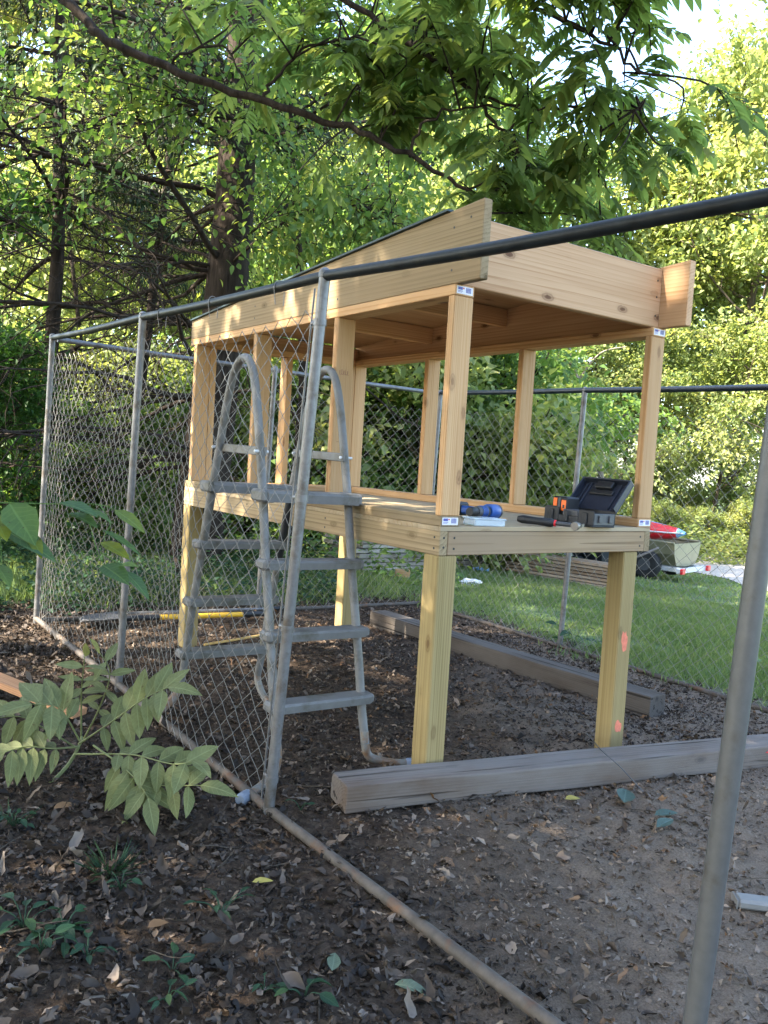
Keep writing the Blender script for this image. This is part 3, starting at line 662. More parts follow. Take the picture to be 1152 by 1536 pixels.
# ------------------------------------------------------------------ landscape timbers and things lying in the pen
bm1 = beam('landscape_timber', (-0.385, -0.012, 0.092), (2.35, -0.505, 0.080), 0.132, 0.094, M_TIMBER, jit=0.007, c=0.006)
tag(bm1, 'grey weathered landscape timber lying across the front of the posts', 'timber', 'landscape timbers in the pen')
sm = MB(); pts = []
for k in range(16):
    a = 2*math.pi*k/16; rr = 0.7+0.5*noise.noise(Vector((k*1.3, 4, 2))); pts.append((0.07*math.cos(a)*rr, 0.022*math.sin(a)*rr))
sm.prism(pts, 0, 0.0008, Matrix(((1, 0, 0), (0, 0, -1), (0, 1, 0)))); so = sm.build('spray_mark', M_RED, bm1)
so.location = (0.62, -0.0695, 0.02); so['label'] = 'red spray paint smear on the timber'
bm2 = beam('landscape_timber', (1.60, 2.63, 0.05), (1.80, 0.33, 0.05), 0.14, 0.115, M_TIMBERD, jit=0.007, c=0.006)  # darker wood tone than the front timber
tag(bm2, 'dark landscape timber lying inside the pen along the lawn side', 'timber', 'landscape timbers in the pen')
rp = beam('loose_board', tuple(gnd(-70, 992, 0.16)), tuple(gnd(120, 1070, 0.06)), 0.085, 0.03, M_REDPLANK, c=0.003)
tag(rp, 'reddish cedar board poking from behind the cut leafy branch', 'board')
stk = MB().tube(catmull([tuple(gnd(306, 967, 0.03)), tuple(gnd(350, 960, 0.04)), tuple(gnd(402, 951, 0.035))], 5), 0.008, 8).build('wooden_stake', M_BAMBOO)
tag(stk, 'thin yellow wooden stake lying on the soil under the ladder', 'stake')
sh = thing('shovel', 'long shovel with yellow and black fibreglass handle lying by the back fence', 'shovel', tuple(gnd(160, 929, 0.0)))
def rel(p, o): return Vector(p)-Vector(o.location)
a, b_ = Vector(gnd(180, 928, 0.05)), Vector(gnd(405, 920, 0.04))
def lerp(t): return rel(a.lerp(b_, t), sh)
MB().tube([lerp(0.02), lerp(0.24)], 0.019, 12).build('socket', M_BLACK, sh); MB().tube([lerp(0.24), lerp(0.80)], 0.0175, 12).build('handle', M_YEL, sh)
MB().tube([lerp(0.80), lerp(0.98), lerp(1.0)], [0.0205, 0.0205, 0.014], 12).build('grip', M_BLACK, sh)
mb = MB(); ax = (a-b_).normalized(); sdv = Vector((-ax.y, ax.x, 0)).normalized(); base = lerp(0.03)
V = []; F = []; N1, N2 = 9, 6
for i in range(N1):
    t_ = i/(N1-1); wd = 0.105*(1-0.15*t_) if t_ < 0.6 else 0.105*(0.91)*math.sqrt(max(0.0, 1-((t_-0.6)/0.42)**2))
    for j in range(N2+1):
        u_ = j/N2*2-1; V.append(base+ax*(0.28*t_)+sdv*u_*wd+Vector((0, 0, 0.022*u_*u_-0.02*t_+0.005)))
for i in range(N1-1):
    for j in range(N2): F.append((i*(N2+1)+j, i*(N2+1)+j+1, (i+1)*(N2+1)+j+1, (i+1)*(N2+1)+j))
mb.add(V, F, True); bl = mb.build('blade', M_DGREY, sh); mod = bl.modifiers.new('th', 'SOLIDIFY'); mod.thickness = 0.004
po = thing('tool_pole', 'bare grey metal pole lying behind the yellow shovel handle', 'pole', tuple(gnd(250, 918, 0.0)))
MB().tube([rel(gnd(170, 921, 0.03), po), rel(gnd(405, 913, 0.03), po)], 0.012, 10).build('shaft', M_GALV, po)
MB().tube([rel(gnd(405, 913, 0.03), po), rel(gnd(425, 912, 0.03), po)], 0.015, 10).build('end_grip', M_BLACK, po)
wp = gnd(1108, 1352, 0.03); dv = Vector((0.55, -0.48, 0)).normalized()
ch = thing('plastic_channel', 'white plastic gutter channel lying on the trodden soil', 'channel', (wp[0], wp[1], float(gh(wp[0], wp[1]))))
mb = MB(); R = Matrix((dv, Vector((-dv.y, dv.x, 0)), Vector((0, 0, 1)))).transposed()
mb.box(0, 0.8, 0, 0.055, 0.004, 0.034, R, c=0.008); mb.build('body', M_CHAN, ch)
mb = MB(); mb.box(-0.004, 0.001, 0.001, 0.054, 0.005, 0.033, R, c=0.001); mb.build('end_cap', M_CHAN, ch)

# ------------------------------------------------------------------ tools on the deck
def deck(x, y):
    z = zk+0.01
    for _ in range(5): P = gnd(x, y, z); z = zk+0.0157*P[0]-0.0182*P[1]+0.0006
    return Vector((P[0], P[1], z))
# drill lying on its side
p0 = deck(742, 779); dr = thing('cordless_drill', 'blue and black cordless drill lying by the clear plastic box', 'drill', p0, math.radians(18))
def XR(): return Matrix(((0, 0, 1), (0, 1, 0), (-1, 0, 0)))   # lathe axis to +X
def tube_x(x0, x1, r, z, name, mat, n=18, y=0): return MB().tube([(x0, y, z), (x0+(x1-x0)*0.06, y, z), (x1-(x1-x0)*0.06, y, z), (x1, y, z)], [r*0.93, r, r, r*0.93], n).build(name, mat, dr)
tube_x(-0.075, 0.0, 0.032, 0.034, 'motor_housing', M_BLUE); cap_ = tube_x(0.0, 0.012, 0.031, 0.034, 'end_cap', M_DGREY)
mb = MB()
for (y0, y1, z0, z1) in ((-0.007, 0.007, 0.044, 0.047), (-0.007, -0.003, 0.036, 0.044), (-0.007, 0.007, 0.033, 0.036), (0.003, 0.007, 0.025, 0.033), (-0.007, 0.007, 0.022, 0.025)): mb.box(0.0118, 0.0128, y0, y1, z0, z1)
mb.build('emblem', M_WHITE, cap_)
tube_x(-0.165, -0.075, 0.023, 0.034, 'gear_case', M_DGREY)
for k in range(4): tube_x(-0.105-k*0.011, -0.099-k*0.011, 0.0255, 0.034, 'blue_rib', M_BLUE)
tube_x(-0.215, -0.165, 0.019, 0.034, 'chuck', M_BLACK)
mb = MB(); mb.box(-0.075, -0.04, 0.015, 0.135, 0.014, 0.048, c=0.008); hd = mb.build('handle', M_BLUE, dr); hd.rotation_euler = (0, 0, 0.15)
MB().box(-0.115, -0.02, 0.12, 0.19, 0.004, 0.062, c=0.008).build('battery_pack', M_BLACK, dr)
p0 = deck(728, 788.5); bx = thing('plastic_box', 'small clear plastic hardware box on the deck edge', 'box', p0, math.radians(-3))
MB().box(-0.075, 0.075, -0.03, 0.045, 0.0, 0.024, c=0.004).build('tray', M_CLEAR, bx); MB().box(-0.077, 0.077, -0.032, 0.047, 0.0245, 0.030, c=0.002).build('lid', M_CLEAR, bx)
# hammer
h0 = deck(776, 786); h1 = deck(866, 794); ax = (h1-h0); ln_ = ax.length; rz = math.atan2(ax.y, ax.x)
hm = thing('claw_hammer', 'claw hammer with black rubber grip and steel head on the deck', 'hammer', h0, rz)
pts = [(0, 0, 0.022), (0.02, 0, 0.022), (0.08, 0, 0.021), (0.14, 0, 0.02), (ln_*0.62, 0, 0.02)]
MB().tube(pts, [0.012, 0.0175, 0.0155, 0.0175, 0.012], 12).build('grip', M_BLACK, hm)
MB().tube([(ln_*0.62, 0, 0.02), (ln_*0.645, 0, 0.02)], 0.0135, 12).build('red_collar', M_RED, hm)
MB().tube([(ln_*0.645, 0, 0.02), (ln_*1.0, 0, 0.02)], [0.009, 0.0085], 10).build('neck', M_DGREY, hm)
mb = MB(); mb.tube([(ln_, -0.055, 0.02), (ln_, -0.05, 0.02), (ln_, -0.032, 0.02), (ln_, -0.028, 0.02), (ln_, 0.012, 0.02)], [0.0155, 0.017, 0.017, 0.012, 0.0125], 16)
for s_ in (-1, 1):
    mb.prism([(ln_+s_*0.003, 0.008), (ln_+s_*0.014, 0.008), (ln_+s_*0.013, 0.06), (ln_+s_*0.007, 0.085)][::s_], 0.014, 0.026)
hh_ = mb.build('head', M_STEEL, hm)
# open tool case: long side along Y, lid hinged on the +X side
p0 = deck(889, 791.5); tc_ = thing('tool_case', 'open black plastic tool case with its lid leaning back', 'tool case', p0, math.radians(4))
CL, CWD, CH = 0.262, 0.15, 0.068
mb = MB(); th = 0.006
mb.box(0, CWD, 0, CL, 0, 0.008, c=0.003); mb.box(0, th, 0, CL*0.30, 0.008, CH, c=0.002); mb.box(0, th, CL*0.30, CL*0.70, 0.008, CH*0.55, c=0.002); mb.box(0, th, CL*0.70, CL, 0.008, CH, c=0.002)
mb.box(CWD-th, CWD, 0, CL, 0.008, CH, c=0.002); mb.box(th, CWD-th, CL-th, CL, 0.008, CH, c=0.002); mb.build('base_tray', M_BLACK, tc_)
mb = MB(); mb.box(th+.0005, CWD-th-.0005, 0.0, th, 0.009, CH*0.85, c=0.002); mb.box(0.03, 0.05, -0.008, 0.0, 0.02, 0.05, c=0.002); mb.box(0.1, 0.12, -0.008, 0.0, 0.02, 0.05, c=0.002); mb.build('end_wall', M_DGREY, tc_)
mb = MB(); mb.box(0.012, 0.09, CL*0.34, CL*0.66, 0.03, 0.062, c=0.004); mb.build('inner_tray', M_DGREY, tc_)
for y in (0.03, 0.13, 0.21): MB().box(-0.007, 0.0, y, y+0.022, 0.012, 0.058, c=0.002).build('latch', M_BLACK, tc_)
R = Matrix.Rotation(math.radians(40), 3, 'Y'); mb = MB(); o_ = Vector((CWD+0.006, 0, CH*0.9))
lid = empty('lid'); lid.parent = tc_; lid.location = o_; lid.rotation_euler = R.to_euler()
mb = MB(); mb.box(0, 0.006, 0.004, CL-0.004, 0, 0.165, c=0.002); mb.box(-0.03, 0.0, 0.004, 0.012, 0, 0.165, c=0.002); mb.box(-0.03, 0.0, CL-0.012, CL-0.004, 0, 0.165, c=0.002); mb.box(-0.03, 0.0, 0.014, CL-0.014, 0.157, 0.165, c=0.002)
lo = mb.mesh('lid'); bpy.data.objects.remove(lid); lid = link('lid', lo, M_NAVY, tc_); lid.location = o_; lid.rotation_euler = R.to_euler()
mb = MB(); mb.box(-0.022, -0.0005, CL*0.33, CL*0.67, 0.118, 0.156, c=0.004); mb.box(-0.012, -0.0005, CL*0.27, CL*0.73, 0.088, 0.112, c=0.003); mb.build('lid_insert', M_BLACK, lid)
for y in (0.03, 0.05, CL-0.055, CL-0.035): MB().box(-0.008, -0.0005, y, y+0.006, 0.012, 0.152, c=0.001).build('lid_rib', M_NAVY, lid)
mb = MB(); mb.box(-0.006, 0.012, CL*0.36, CL*0.64, 0.166, 0.186, c=0.004); mb.build('carry_handle', M_BLACK, lid)
lv = thing('laser_level', 'black laser level with orange panels standing in the tool case', 'laser level', Vector(p0)+Vector((0.05, CL*0.80, 0.0)), math.radians(4))
mb = MB(); mb.box(-0.045, 0.045, -0.045, 0.035, 0.009, 0.112, c=0.007); mb.build('housing', M_BLACK, lv)
MB().box(-0.0475, -0.0452, 0.006, 0.026, 0.07, 0.105, c=0.0005).build('orange_panel', M_ORANGE, lv); MB().box(-0.0475, -0.0452, -0.042, -0.018, 0.052, 0.098, c=0.0005).build('orange_panel', M_ORANGE, lv)
MB().box(-0.049, -0.0452, -0.014, -0.002, 0.06, 0.108, c=0.0005).build('grey_window', M_DGREY, lv); MB().box(-0.0485, -0.0476, -0.036, -0.026, 0.064, 0.078).build('button', M_BLACK, lv)

# ------------------------------------------------------------------ stacks of boards on the lawn
def pile(pa, pb, layers, rows, mat, th, name, label, group, seed):
    r = random.Random(seed); pa = Vector((pa[0], pa[1], 0)); pb = Vector((pb[0], pb[1], 0)); ax = (pb-pa).normalized(); sv = Vector((-ax.y, ax.x, 0)); ln = (pb-pa).length
    for l in range(layers):
        z = l*th*1.12+th*0.6
        for j in range(rows):
            o1 = r.uniform(-0.12, 0.08); o2 = r.uniform(-0.1, 0.12); s_ = (j-(rows-1)/2)*0.155+r.uniform(-0.02, 0.02); sk = r.uniform(-0.015, 0.015)
            a = pa+ax*o1+sv*(s_+sk); b_ = pa+ax*(ln+o2)+sv*(s_-sk)
            a.z = float(gh0(a.x, a.y))+z; b_.z = float(gh0(b_.x, b_.y))+z
            o = beam(name, a, b_, r.uniform(0.12, 0.148), th*r.uniform(0.8, 1.0), mat, c=0.003); tag(o, label % ('top' if l == layers-1 else ('bottom', 'second', 'third', 'fourth', 'fifth', 'sixth', 'seventh', 'eighth')[l]), 'plank', group)
pile(gp(775, 862)[:2]+np.array([0.06, 0.12]), gp(940, 888)[:2]+np.array([0.06, 0.12]), 7, 3, M_PLANK, 0.040, 'plank', 'reddish brown plank in the %s layer of the low lawn stack', 'planks of the brown stack', 5)
pile(gp(520, 858)[:2]+np.array([0.05, 0.15]), gp(760, 848)[:2]+np.array([0.05, 0.15]), 8, 3, M_PLANKG, 0.046, 'plank', 'grey weathered plank in the %s layer of the stack behind the fence', 'planks of the grey stack', 6)
P = gp(603, 868); blk = beam('wood_block', (P[0]-0.06, P[1]+0.05, float(gh0(P[0], P[1]))+0.05), (P[0]+0.07, P[1]-0.03, float(gh0(P[0], P[1]))+0.05), 0.09, 0.09, M_PINE); tag(blk, 'short pale block of wood lying in the grass', 'wood block')
def rag(name, px, py, size, mat, label, cat, seed):
    P = gp(px, py); bm = bmesh.new(); bmesh.ops.create_icosphere(bm, subdivisions=3, radius=1)
    for v in bm.verts:
        q = v.co.copy(); d = 1+0.55*noise.noise(q*2.1+Vector((seed, 0, 0)))+0.25*noise.noise(q*5+Vector((0, seed, 0)))
        v.co = Vector((q.x*d*size, q.y*d*size*0.7, max(-0.2, q.z*d)*size*0.35))
    me = bpy.data.meshes.new(name); bm.to_mesh(me); bm.free(); o = link(name, me, mat); o.location = (P[0], P[1], float(gh0(P[0], P[1]))+size*0.1); tag(o, label, cat)
rag('plastic_bag', 722, 858, 0.13, M_LBLUE, 'crumpled blue plastic bag on the lawn', 'bag', 2); rag('plastic_bag', 705, 876, 0.13, M_WHITE, 'crumpled white plastic bag on the lawn', 'bag', 7)

# ------------------------------------------------------------------ boat on its trailer with a kayak on top
sx0, sy0 = cw(1015, 13.0); axw = RH*(-0.768)+FH*0.640; rzb = math.atan2(axw[1], axw[0])
Lb, Wb = 3.9, 1.12
gz = float(gh0(sx0, sy0)); zb0 = -0.10; Hb = 0.34
# local frame: x forward to the bow, y to port; the stern corner nearest the camera is at local (0, +Wb/2)
ctr = Vector((sx0, sy0, 0))-Vector((-math.sin(rzb), math.cos(rzb), 0))*(Wb/2)
boat = thing('jon_boat', 'olive flat-bottomed aluminium boat resting on a trailer beyond the lawn', 'boat', (ctr.x, ctr.y, zb0), rzb)
N = 17; V = []; F = []
def bw(t): return Wb/2*(1-0.30*max(0, (t-0.55)/0.45)**2)
sec = []
for i in range(N):
    t_ = i/(N-1); w = bw(t_); rise = 0.20*max(0, (t_-0.68)/0.32)**1.6
    sec.append([(-w, Hb+0.06*t_*t_), (-w*0.93, Hb*0.5+rise*0.6), (-w*0.70, rise), (0, rise-0.02*(1-t_)), (w*0.70, rise), (w*0.93, Hb*0.5+rise*0.6), (w, Hb+0.06*t_*t_)])
    V += [(t_*Lb, y, z) for y, z in sec[-1]]
for i in range(N-1):
    for j in range(6): F.append((i*7+j, (i+1)*7+j, (i+1)*7+j+1, i*7+j+1))
F.append(tuple(range(7))); F.append(tuple((N-1)*7+j for j in range(6, -1, -1)))
mb = MB(); mb.add(V, F); hull = mb.build('hull', M_HULL, boat); md = hull.modifiers.new('t', 'SOLIDIFY'); md.thickness = 0.02; md.offset = -1
for s_ in (-1, 1): MB().tube([(i/(N-1)*Lb, s_*bw(i/(N-1)), Hb+0.06*(i/(N-1))**2+0.005) for i in range(N)], 0.022, 8).build('gunwale', M_HULL, hull)
for x in (0.9, 2.3): MB().box(x, x+0.28, -Wb/2*0.92, Wb/2*0.92, Hb*0.55, Hb*0.62, c=0.01).build('bench_seat', M_HULL, hull)
MB().box(-0.012, -0.002, Wb*0.10, Wb*0.30, Hb*0.55, Hb*0.95).build('registration_plate', M_WHITE, hull)
for x in (0.6, 1.3, 2.0, 2.7): MB().tube([(x, Wb/2*0.995, 0.06), (x, Wb/2*1.005, Hb*0.9)], 0.012, 6).build('side_rib', M_HULL, hull)
tr_ = thing('boat_trailer', 'galvanised boat trailer with black tyres and red tail lights under the boat', 'trailer', (ctr.x, ctr.y, gz), rzb)
zf = zb0-gz-0.06
for s_ in (-1, 1):
    MB().box(-0.12, 2.9, s_*0.38-0.03, s_*0.38+0.03, zf-0.05, zf+0.03, c=0.005).build('frame_rail', M_GALVT, tr_)
    whl = MB().tube([(0.42, s_*0.55-0.075, 0.235), (0.42, s_*0.55-0.06, 0.235), (0.42, s_*0.55+0.06, 0.235), (0.42, s_*0.55+0.075, 0.235)], [0.19, 0.235, 0.235, 0.19], 24).build('tyre', M_RUBBER, tr_)
    MB().tube([(0.42, s_*0.55-0.08, 0.235), (0.42, s_*0.55+0.08, 0.235)], 0.10, 18).build('rim', M_DGREY, whl)
    lt = MB().box(-0.20, -0.155, s_*0.56-0.06, s_*0.56+0.06, zf-0.05, zf+0.035, c=0.006).build('tail_light', M_RED, tr_)
MB().box(-0.155, -0.095, -0.62, 0.62, zf-0.045, zf+0.03, c=0.005).build('rear_crossbar', M_WHITE, tr_)
MB().box(0.39, 0.45, -0.5, 0.5, 0.2, 0.26, c=0.005).build('axle', M_DGREY, tr_)
MB().tube([(2.9, -0.36, zf), (4.0, 0, zf), (4.9, 0, zf)], 0.04, 8).build('tongue', M_GALVT, tr_); MB().tube([(2.9, 0.36, zf), (4.0, 0, zf)], 0.04, 8).build('tongue_arm', M_GALVT, tr_)
MB().tube([(4.1, 0, zf), (4.05, 0, zf+0.55)], 0.035, 8).build('winch_post', M_GALVT, tr_)
MB().tube([(4.6, 0.1, 0.1), (4.6, 0.1, zf+0.3)], 0.03, 8).build('jack', M_GALVT, tr_); MB().tube([(4.6, 0.07, 0.1), (4.6, 0.13, 0.1)], 0.1, 16).build('jack_wheel', M_RUBBER, tr_)
ky = thing('kayak', 'red kayak with pale blue ends lying across the olive boat', 'kayak', (ctr.x, ctr.y, zb0+Hb+0.025), rzb)
N = 31; V = []; F = []; K0, K1 = -0.02, 3.75
for i in range(N):
    t_ = i/(N-1); w = 0.35*max(0.02, math.sin(math.pi*min(1, max(0, t_))))**0.6; hgt = 0.03+0.30*max(0, math.sin(math.pi*t_))**0.5
    for j in range(12):
        a = 2*math.pi*j/12; V.append((K0+(K1-K0)*t_, 0.17+w*math.cos(a), 0.10+hgt*0.62*math.sin(a)+0.03*abs(2*t_-1)**3))
for i in range(N-1):
    for j in range(12): F.append((i*12+j, i*12+(j+1) % 12, (i+1)*12+(j+1) % 12, (i+1)*12+j))
me = np_mesh('shell', V, F, True)
me.materials.append(M_RED); me.materials.append(M_LBLUE)
me.polygons.foreach_set('material_index', np.array([1 if (k//12 in (0, N-4, N-3, N-2)) else 0 for k in range(len(me.polygons))], np.int32)); kb = link('shell', me, None, ky)
MB().tube([(K0+(K1-K0)*t_, 0.17+0.356*max(0.02, math.sin(math.pi*t_))**0.6, 0.10+0.03*abs(2*t_-1)**3) for t_ in np.linspace(0.01, 0.99, 24)], 0.014, 6).build('white_seam', M_WHITE, kb)
MB().tube([(K0+(K1-K0)*t_, 0.17, 0.10+0.62*(0.03+0.30*math.sin(math.pi*t_)**0.5)+0.01) for t_ in np.linspace(0.05, 0.3, 8)], 0.008, 6).build('deck_line', M_LBLUE, kb)
# wheelbarrow behind the brown stack
P = gp(893, 868); wx, wy = cw(905, 11.6); wb = thing('wheelbarrow', 'dark blue wheelbarrow with grey wheel standing behind the brown planks', 'wheelbarrow', (wx, wy, float(gh0(wx, wy))), math.atan2(-FH[1], -FH[0])-0.9)
mb = MB(); bmv = [(-0.3, -0.27, 0.5), (0.4, -0.33, 0.56), (0.4, 0.33, 0.56), (-0.3, 0.27, 0.5), (-0.2, -0.17, 0.26), (0.2, -0.2, 0.24), (0.2, 0.2, 0.24), (-0.2, 0.17, 0.26)]
mb.add(bmv, [(0, 4, 5, 1), (1, 5, 6, 2), (2, 6, 7, 3), (3, 7, 4, 0), (4, 7, 6, 5)]); tub = mb.build('tub', M_NAVY, wb); md = tub.modifiers.new('t', 'SOLIDIFY'); md.thickness = 0.012
wl = MB().tube([(0.48, -0.05, 0.18), (0.48, -0.035, 0.18), (0.48, 0.035, 0.18), (0.48, 0.05, 0.18)], [0.14, 0.18, 0.18, 0.14], 22).build('wheel', M_RUBBER, wb); MB().tube([(0.48, -0.055, 0.18), (0.48, 0.055, 0.18)], 0.09, 16).build('rim', M_LAD, wl)
for s_ in (-1, 1):
    MB().tube([(0.5, s_*0.07, 0.18), (-0.2, s_*0.22, 0.27), (-0.95, s_*0.28, 0.5)], 0.018, 8).build('handle', M_TIMBER, wb); MB().tube([(-0.15, s_*0.2, 0.26), (-0.3, s_*0.22, 0.0)], 0.015, 8).build('leg', M_DGREY, wb)

# ------------------------------------------------------------------ foliage builders
def unit(a): return a/np.maximum(np.linalg.norm(a, axis=-1, keepdims=True), 1e-9)
class Leaves:
    def __init__(s): s.V = []; s.Q = []; s.T3 = []; s.t = []; s.n = 0; s.ac = []; s.al = []
    def quad(s, P, D, N, L, W, tint, fold=0.25):
        P = np.asarray(P, float); k = len(P); D = unit(np.asarray(D, float)); Sd = unit(np.cross(D, N)); Nn = np.cross(Sd, D)
        L = np.broadcast_to(np.asarray(L, float), (k,))[:, None]; W = np.broadcast_to(np.asarray(W, float), (k,))[:, None]
        mid = P+D*L*0.42
        V = np.stack([P, mid-Sd*W/2+Nn*W*fold, P+D*L-Nn*L*0.12, mid+Sd*W/2+Nn*W*fold], 1).reshape(-1, 3)
        b = s.n+np.arange(k)[:, None]*4
        s.T3.append(np.concatenate([b+np.array([0, 2, 1]), b+np.array([0, 3, 2])])); s.V.append(V); s.n += 4*k
        s.t.append(np.repeat(np.broadcast_to(tint, (k,)), 4)); s.ac.append(np.tile([0.5, 1, 0.5, 1], k)); s.al.append(np.tile([0, 0.4, 1, 0.4], k))
    def oval(s, P, D, N, L, W, tint, fold=0.18, droop=0.18, curl=None):
        P = np.asarray(P, float); k = len(P); D = unit(np.asarray(D, float)); Sd = unit(np.cross(D, np.asarray(N, float))); Nn = np.cross(Sd, D)
        L = np.broadcast_to(np.asarray(L, float), (k,))[:, None]; W = np.broadcast_to(np.asarray(W, float), (k,))[:, None]
        cu = droop if curl is None else np.asarray(curl)[:, None]
        st = [(0.0, 0.0), (0.18, 0.72), (0.42, 1.0), (0.68, 0.74), (0.87, 0.36), (1.0, 0.0)]
        rows = []
        for (u, w) in st:
            c = P+D*L*u-Nn*L*cu*u*u
            if w == 0: rows.append(c)
            else: rows += [c-Sd*W*w/2+Nn*W*w*fold, c, c+Sd*W*w/2+Nn*W*w*fold]
        V = np.stack(rows, 1).reshape(-1, 3); nv = len(rows); b = s.n+np.arange(k)[:, None]*nv
        T = [b+np.array([0, 2, 1]), b+np.array([0, 3, 2])]; Q = []
        for r in range(3):
            o = 1+3*r; Q += [b+np.array([o, o+1, o+4, o+3]), b+np.array([o+1, o+2, o+5, o+4])]
        T += [b+np.array([10, 11, nv-1]), b+np.array([11, 12, nv-1])]
        s.T3.append(np.concatenate(T)); s.Q.append(np.concatenate(Q)); s.V.append(V); s.n += nv*k
        s.t.append(np.repeat(np.broadcast_to(tint, (k,)), nv))
        s.ac.append(np.tile([0]+[1, 0, 1]*4+[0], k)); s.al.append(np.tile([0]+[u for (u, w) in st[1:-1] for _ in range(3)]+[1], k))
    def mesh(s, name, smooth=False):
        F = []
        if s.T3: F.append(np.concatenate(s.T3))
        if s.Q: F.append(np.concatenate(s.Q))
        me = np_mesh(name, np.concatenate(s.V), F, smooth)
        a = me.attributes.new('tint', 'FLOAT', 'POINT'); a.data.foreach_set('value', np.concatenate(s.t).astype(np.float32))
        for nm, ar in (('acr', s.ac), ('alo', s.al)):
            a = me.attributes.new(nm, 'FLOAT', 'POINT'); a.data.foreach_set('value', np.concatenate(ar).astype(np.float32))
        return me
class Tubes:
    """many branch tubes in one numpy mesh"""
    def __init__(s): s.V = []; s.Q = []; s.n = 0
    def add(s, pts, r, n=6):
        P = np.asarray(pts, float); k = len(P); r = np.broadcast_to(np.asarray(r, float), (k,))
        t = unit(np.gradient(P, axis=0)); ref = np.array([0.0, 0, 1]) if abs(t[0, 2]) < 0.8 else np.array([1.0, 0, 0])
        u = unit(np.cross(t, ref)); w = np.cross(t, u)
        a = np.arange(n)*2*math.pi/n
        V = P[:, None, :]+r[:, None, None]*(np.cos(a)[None, :, None]*u[:, None, :]+np.sin(a)[None, :, None]*w[:, None, :])
        I = s.n+np.arange(k*n).reshape(k, n)
        s.Q.append(np.stack([I[:-1], np.roll(I, -1, 1)[:-1], np.roll(I, -1, 1)[1:], I[1:]], -1).reshape(-1, 4)); s.V.append(V.reshape(-1, 3)); s.n += k*n
    def mesh(s, name): return np_mesh(name, np.concatenate(s.V), np.concatenate(s.Q), True)
def wander(rg, p, d, L, n, wob=0.15, up=0.0):
    p = np.array(p, float); d = unit(np.array(d, float)); out = [p.copy()]
    for i in range(n):
        d = unit(d+rg.normal(0, wob, 3)+np.array([0, 0, up])); p = p+d*L/n; out.append(p.copy())
    return np.array(out), d
def gen_tree(seed, H, base, R, nl, nleaf, leafL, trunk_r, clump=0.34, lean=0.03, up=0.10, forks=5, droop=0.0, low=0.35):
    rg = np.random.default_rng(seed); tb = Tubes(); lv = Leaves()
    tp, _ = wander(rg, (0, 0, -0.15), (rg.normal(0, lean), rg.normal(0, lean), 1), H*0.93, 14, 0.035, 0.03)
    tr = trunk_r*np.linspace(1, 0.12, len(tp)); tr[0] *= 1.35; tb.add(tp, tr, 10)
    ends = []
    for k in range(nl):
        f = (base+(H*0.9-base)*((k+0.5)/nl)**0.9)/(H*0.93); i = min(len(tp)-2, int(f*(len(tp)-1))); q = tp[i]+(tp[i+1]-tp[i])*(f*(len(tp)-1)-i)
        az = k*2.4+rg.normal(0, 0.4); prof_ = math.sqrt(max(0.08, 1-((f-low)/(1-low))**2)) if f > low else 0.75+0.25*f/low
        L = R*prof_*rg.uniform(0.75, 1.15)
        pts, d = wander(rg, q, (math.cos(az), math.sin(az), 0.25-droop), L, 7, 0.16, up*0.5-droop*0.2)
        tb.add(pts, np.linspace(max(0.012, tr[i]*0.45), 0.008, len(pts)), 6)
        for j in range(forks):
            ii = rg.integers(2, len(pts)); dd = unit(pts[min(ii, len(pts)-1)]-pts[ii-1])+rg.normal(0, 0.55, 3)+np.array([0, 0, up])
            sp, _ = wander(rg, pts[ii], dd, L*rg.uniform(0.25, 0.5), 4, 0.2, up*0.3-droop*0.3); tb.add(sp, np.linspace(0.012, 0.004, len(sp)), 4); ends.append(sp)
        ends.append(pts[-3:])
    ne = len(ends); w = rg.uniform(0.3, 1.6, ne); pick = rg.choice(ne, nleaf, p=w/w.sum())
    E = np.array([e[-1] for e in ends]); M_ = np.array([e[len(e)//2] for e in ends]); u = rg.uniform(0, 1.15, nleaf)[:, None]
    P = M_[pick]*(1-u)+E[pick]*u+rg.normal(0, clump, (nleaf, 3))*np.array([1, 1, 0.62])
    out = unit(P-np.array([0, 0, H*0.45])); D = unit(out*0.6+rg.normal(0, 0.7, (nleaf, 3))+np.array([0, 0, -0.35])); N = unit(rg.normal(0, 0.55, (nleaf, 3))+np.array([0, 0, 1.0])+out*0.3)
    ctint = rg.uniform(0.15, 0.85, ne)
    L = leafL*rg.uniform(0.6, 1.25, nleaf); lv.quad(P, D, N, L, L*0.62, np.clip(ctint[pick]+rg.normal(0, 0.18, nleaf), 0, 1))
    return tb.mesh('trunk'), lv.mesh('crown')
TREE = {'tallA': gen_tree(11, 13, 3.0, 3.6, 22, 13000, 0.19, 0.17), 'tallB': gen_tree(12, 12, 2.2, 3.2, 20, 12500, 0.17, 0.14, 0.30),
        'midA': gen_tree(13, 7.5, 1.0, 2.3, 18, 9000, 0.13, 0.075, 0.24), 'midB': gen_tree(14, 6.5, 0.8, 2.0, 16, 8000, 0.12, 0.06, 0.22, lean=0.12),
        'shrubA': gen_tree(15, 2.6, 0.15, 1.35, 18, 11000, 0.085, 0.03, 0.17, up=0.14), 'shrubB': gen_tree(16, 2.2, 0.1, 1.5, 16, 10000, 0.095, 0.025, 0.18, up=0.02)}
_trunk_used = {}
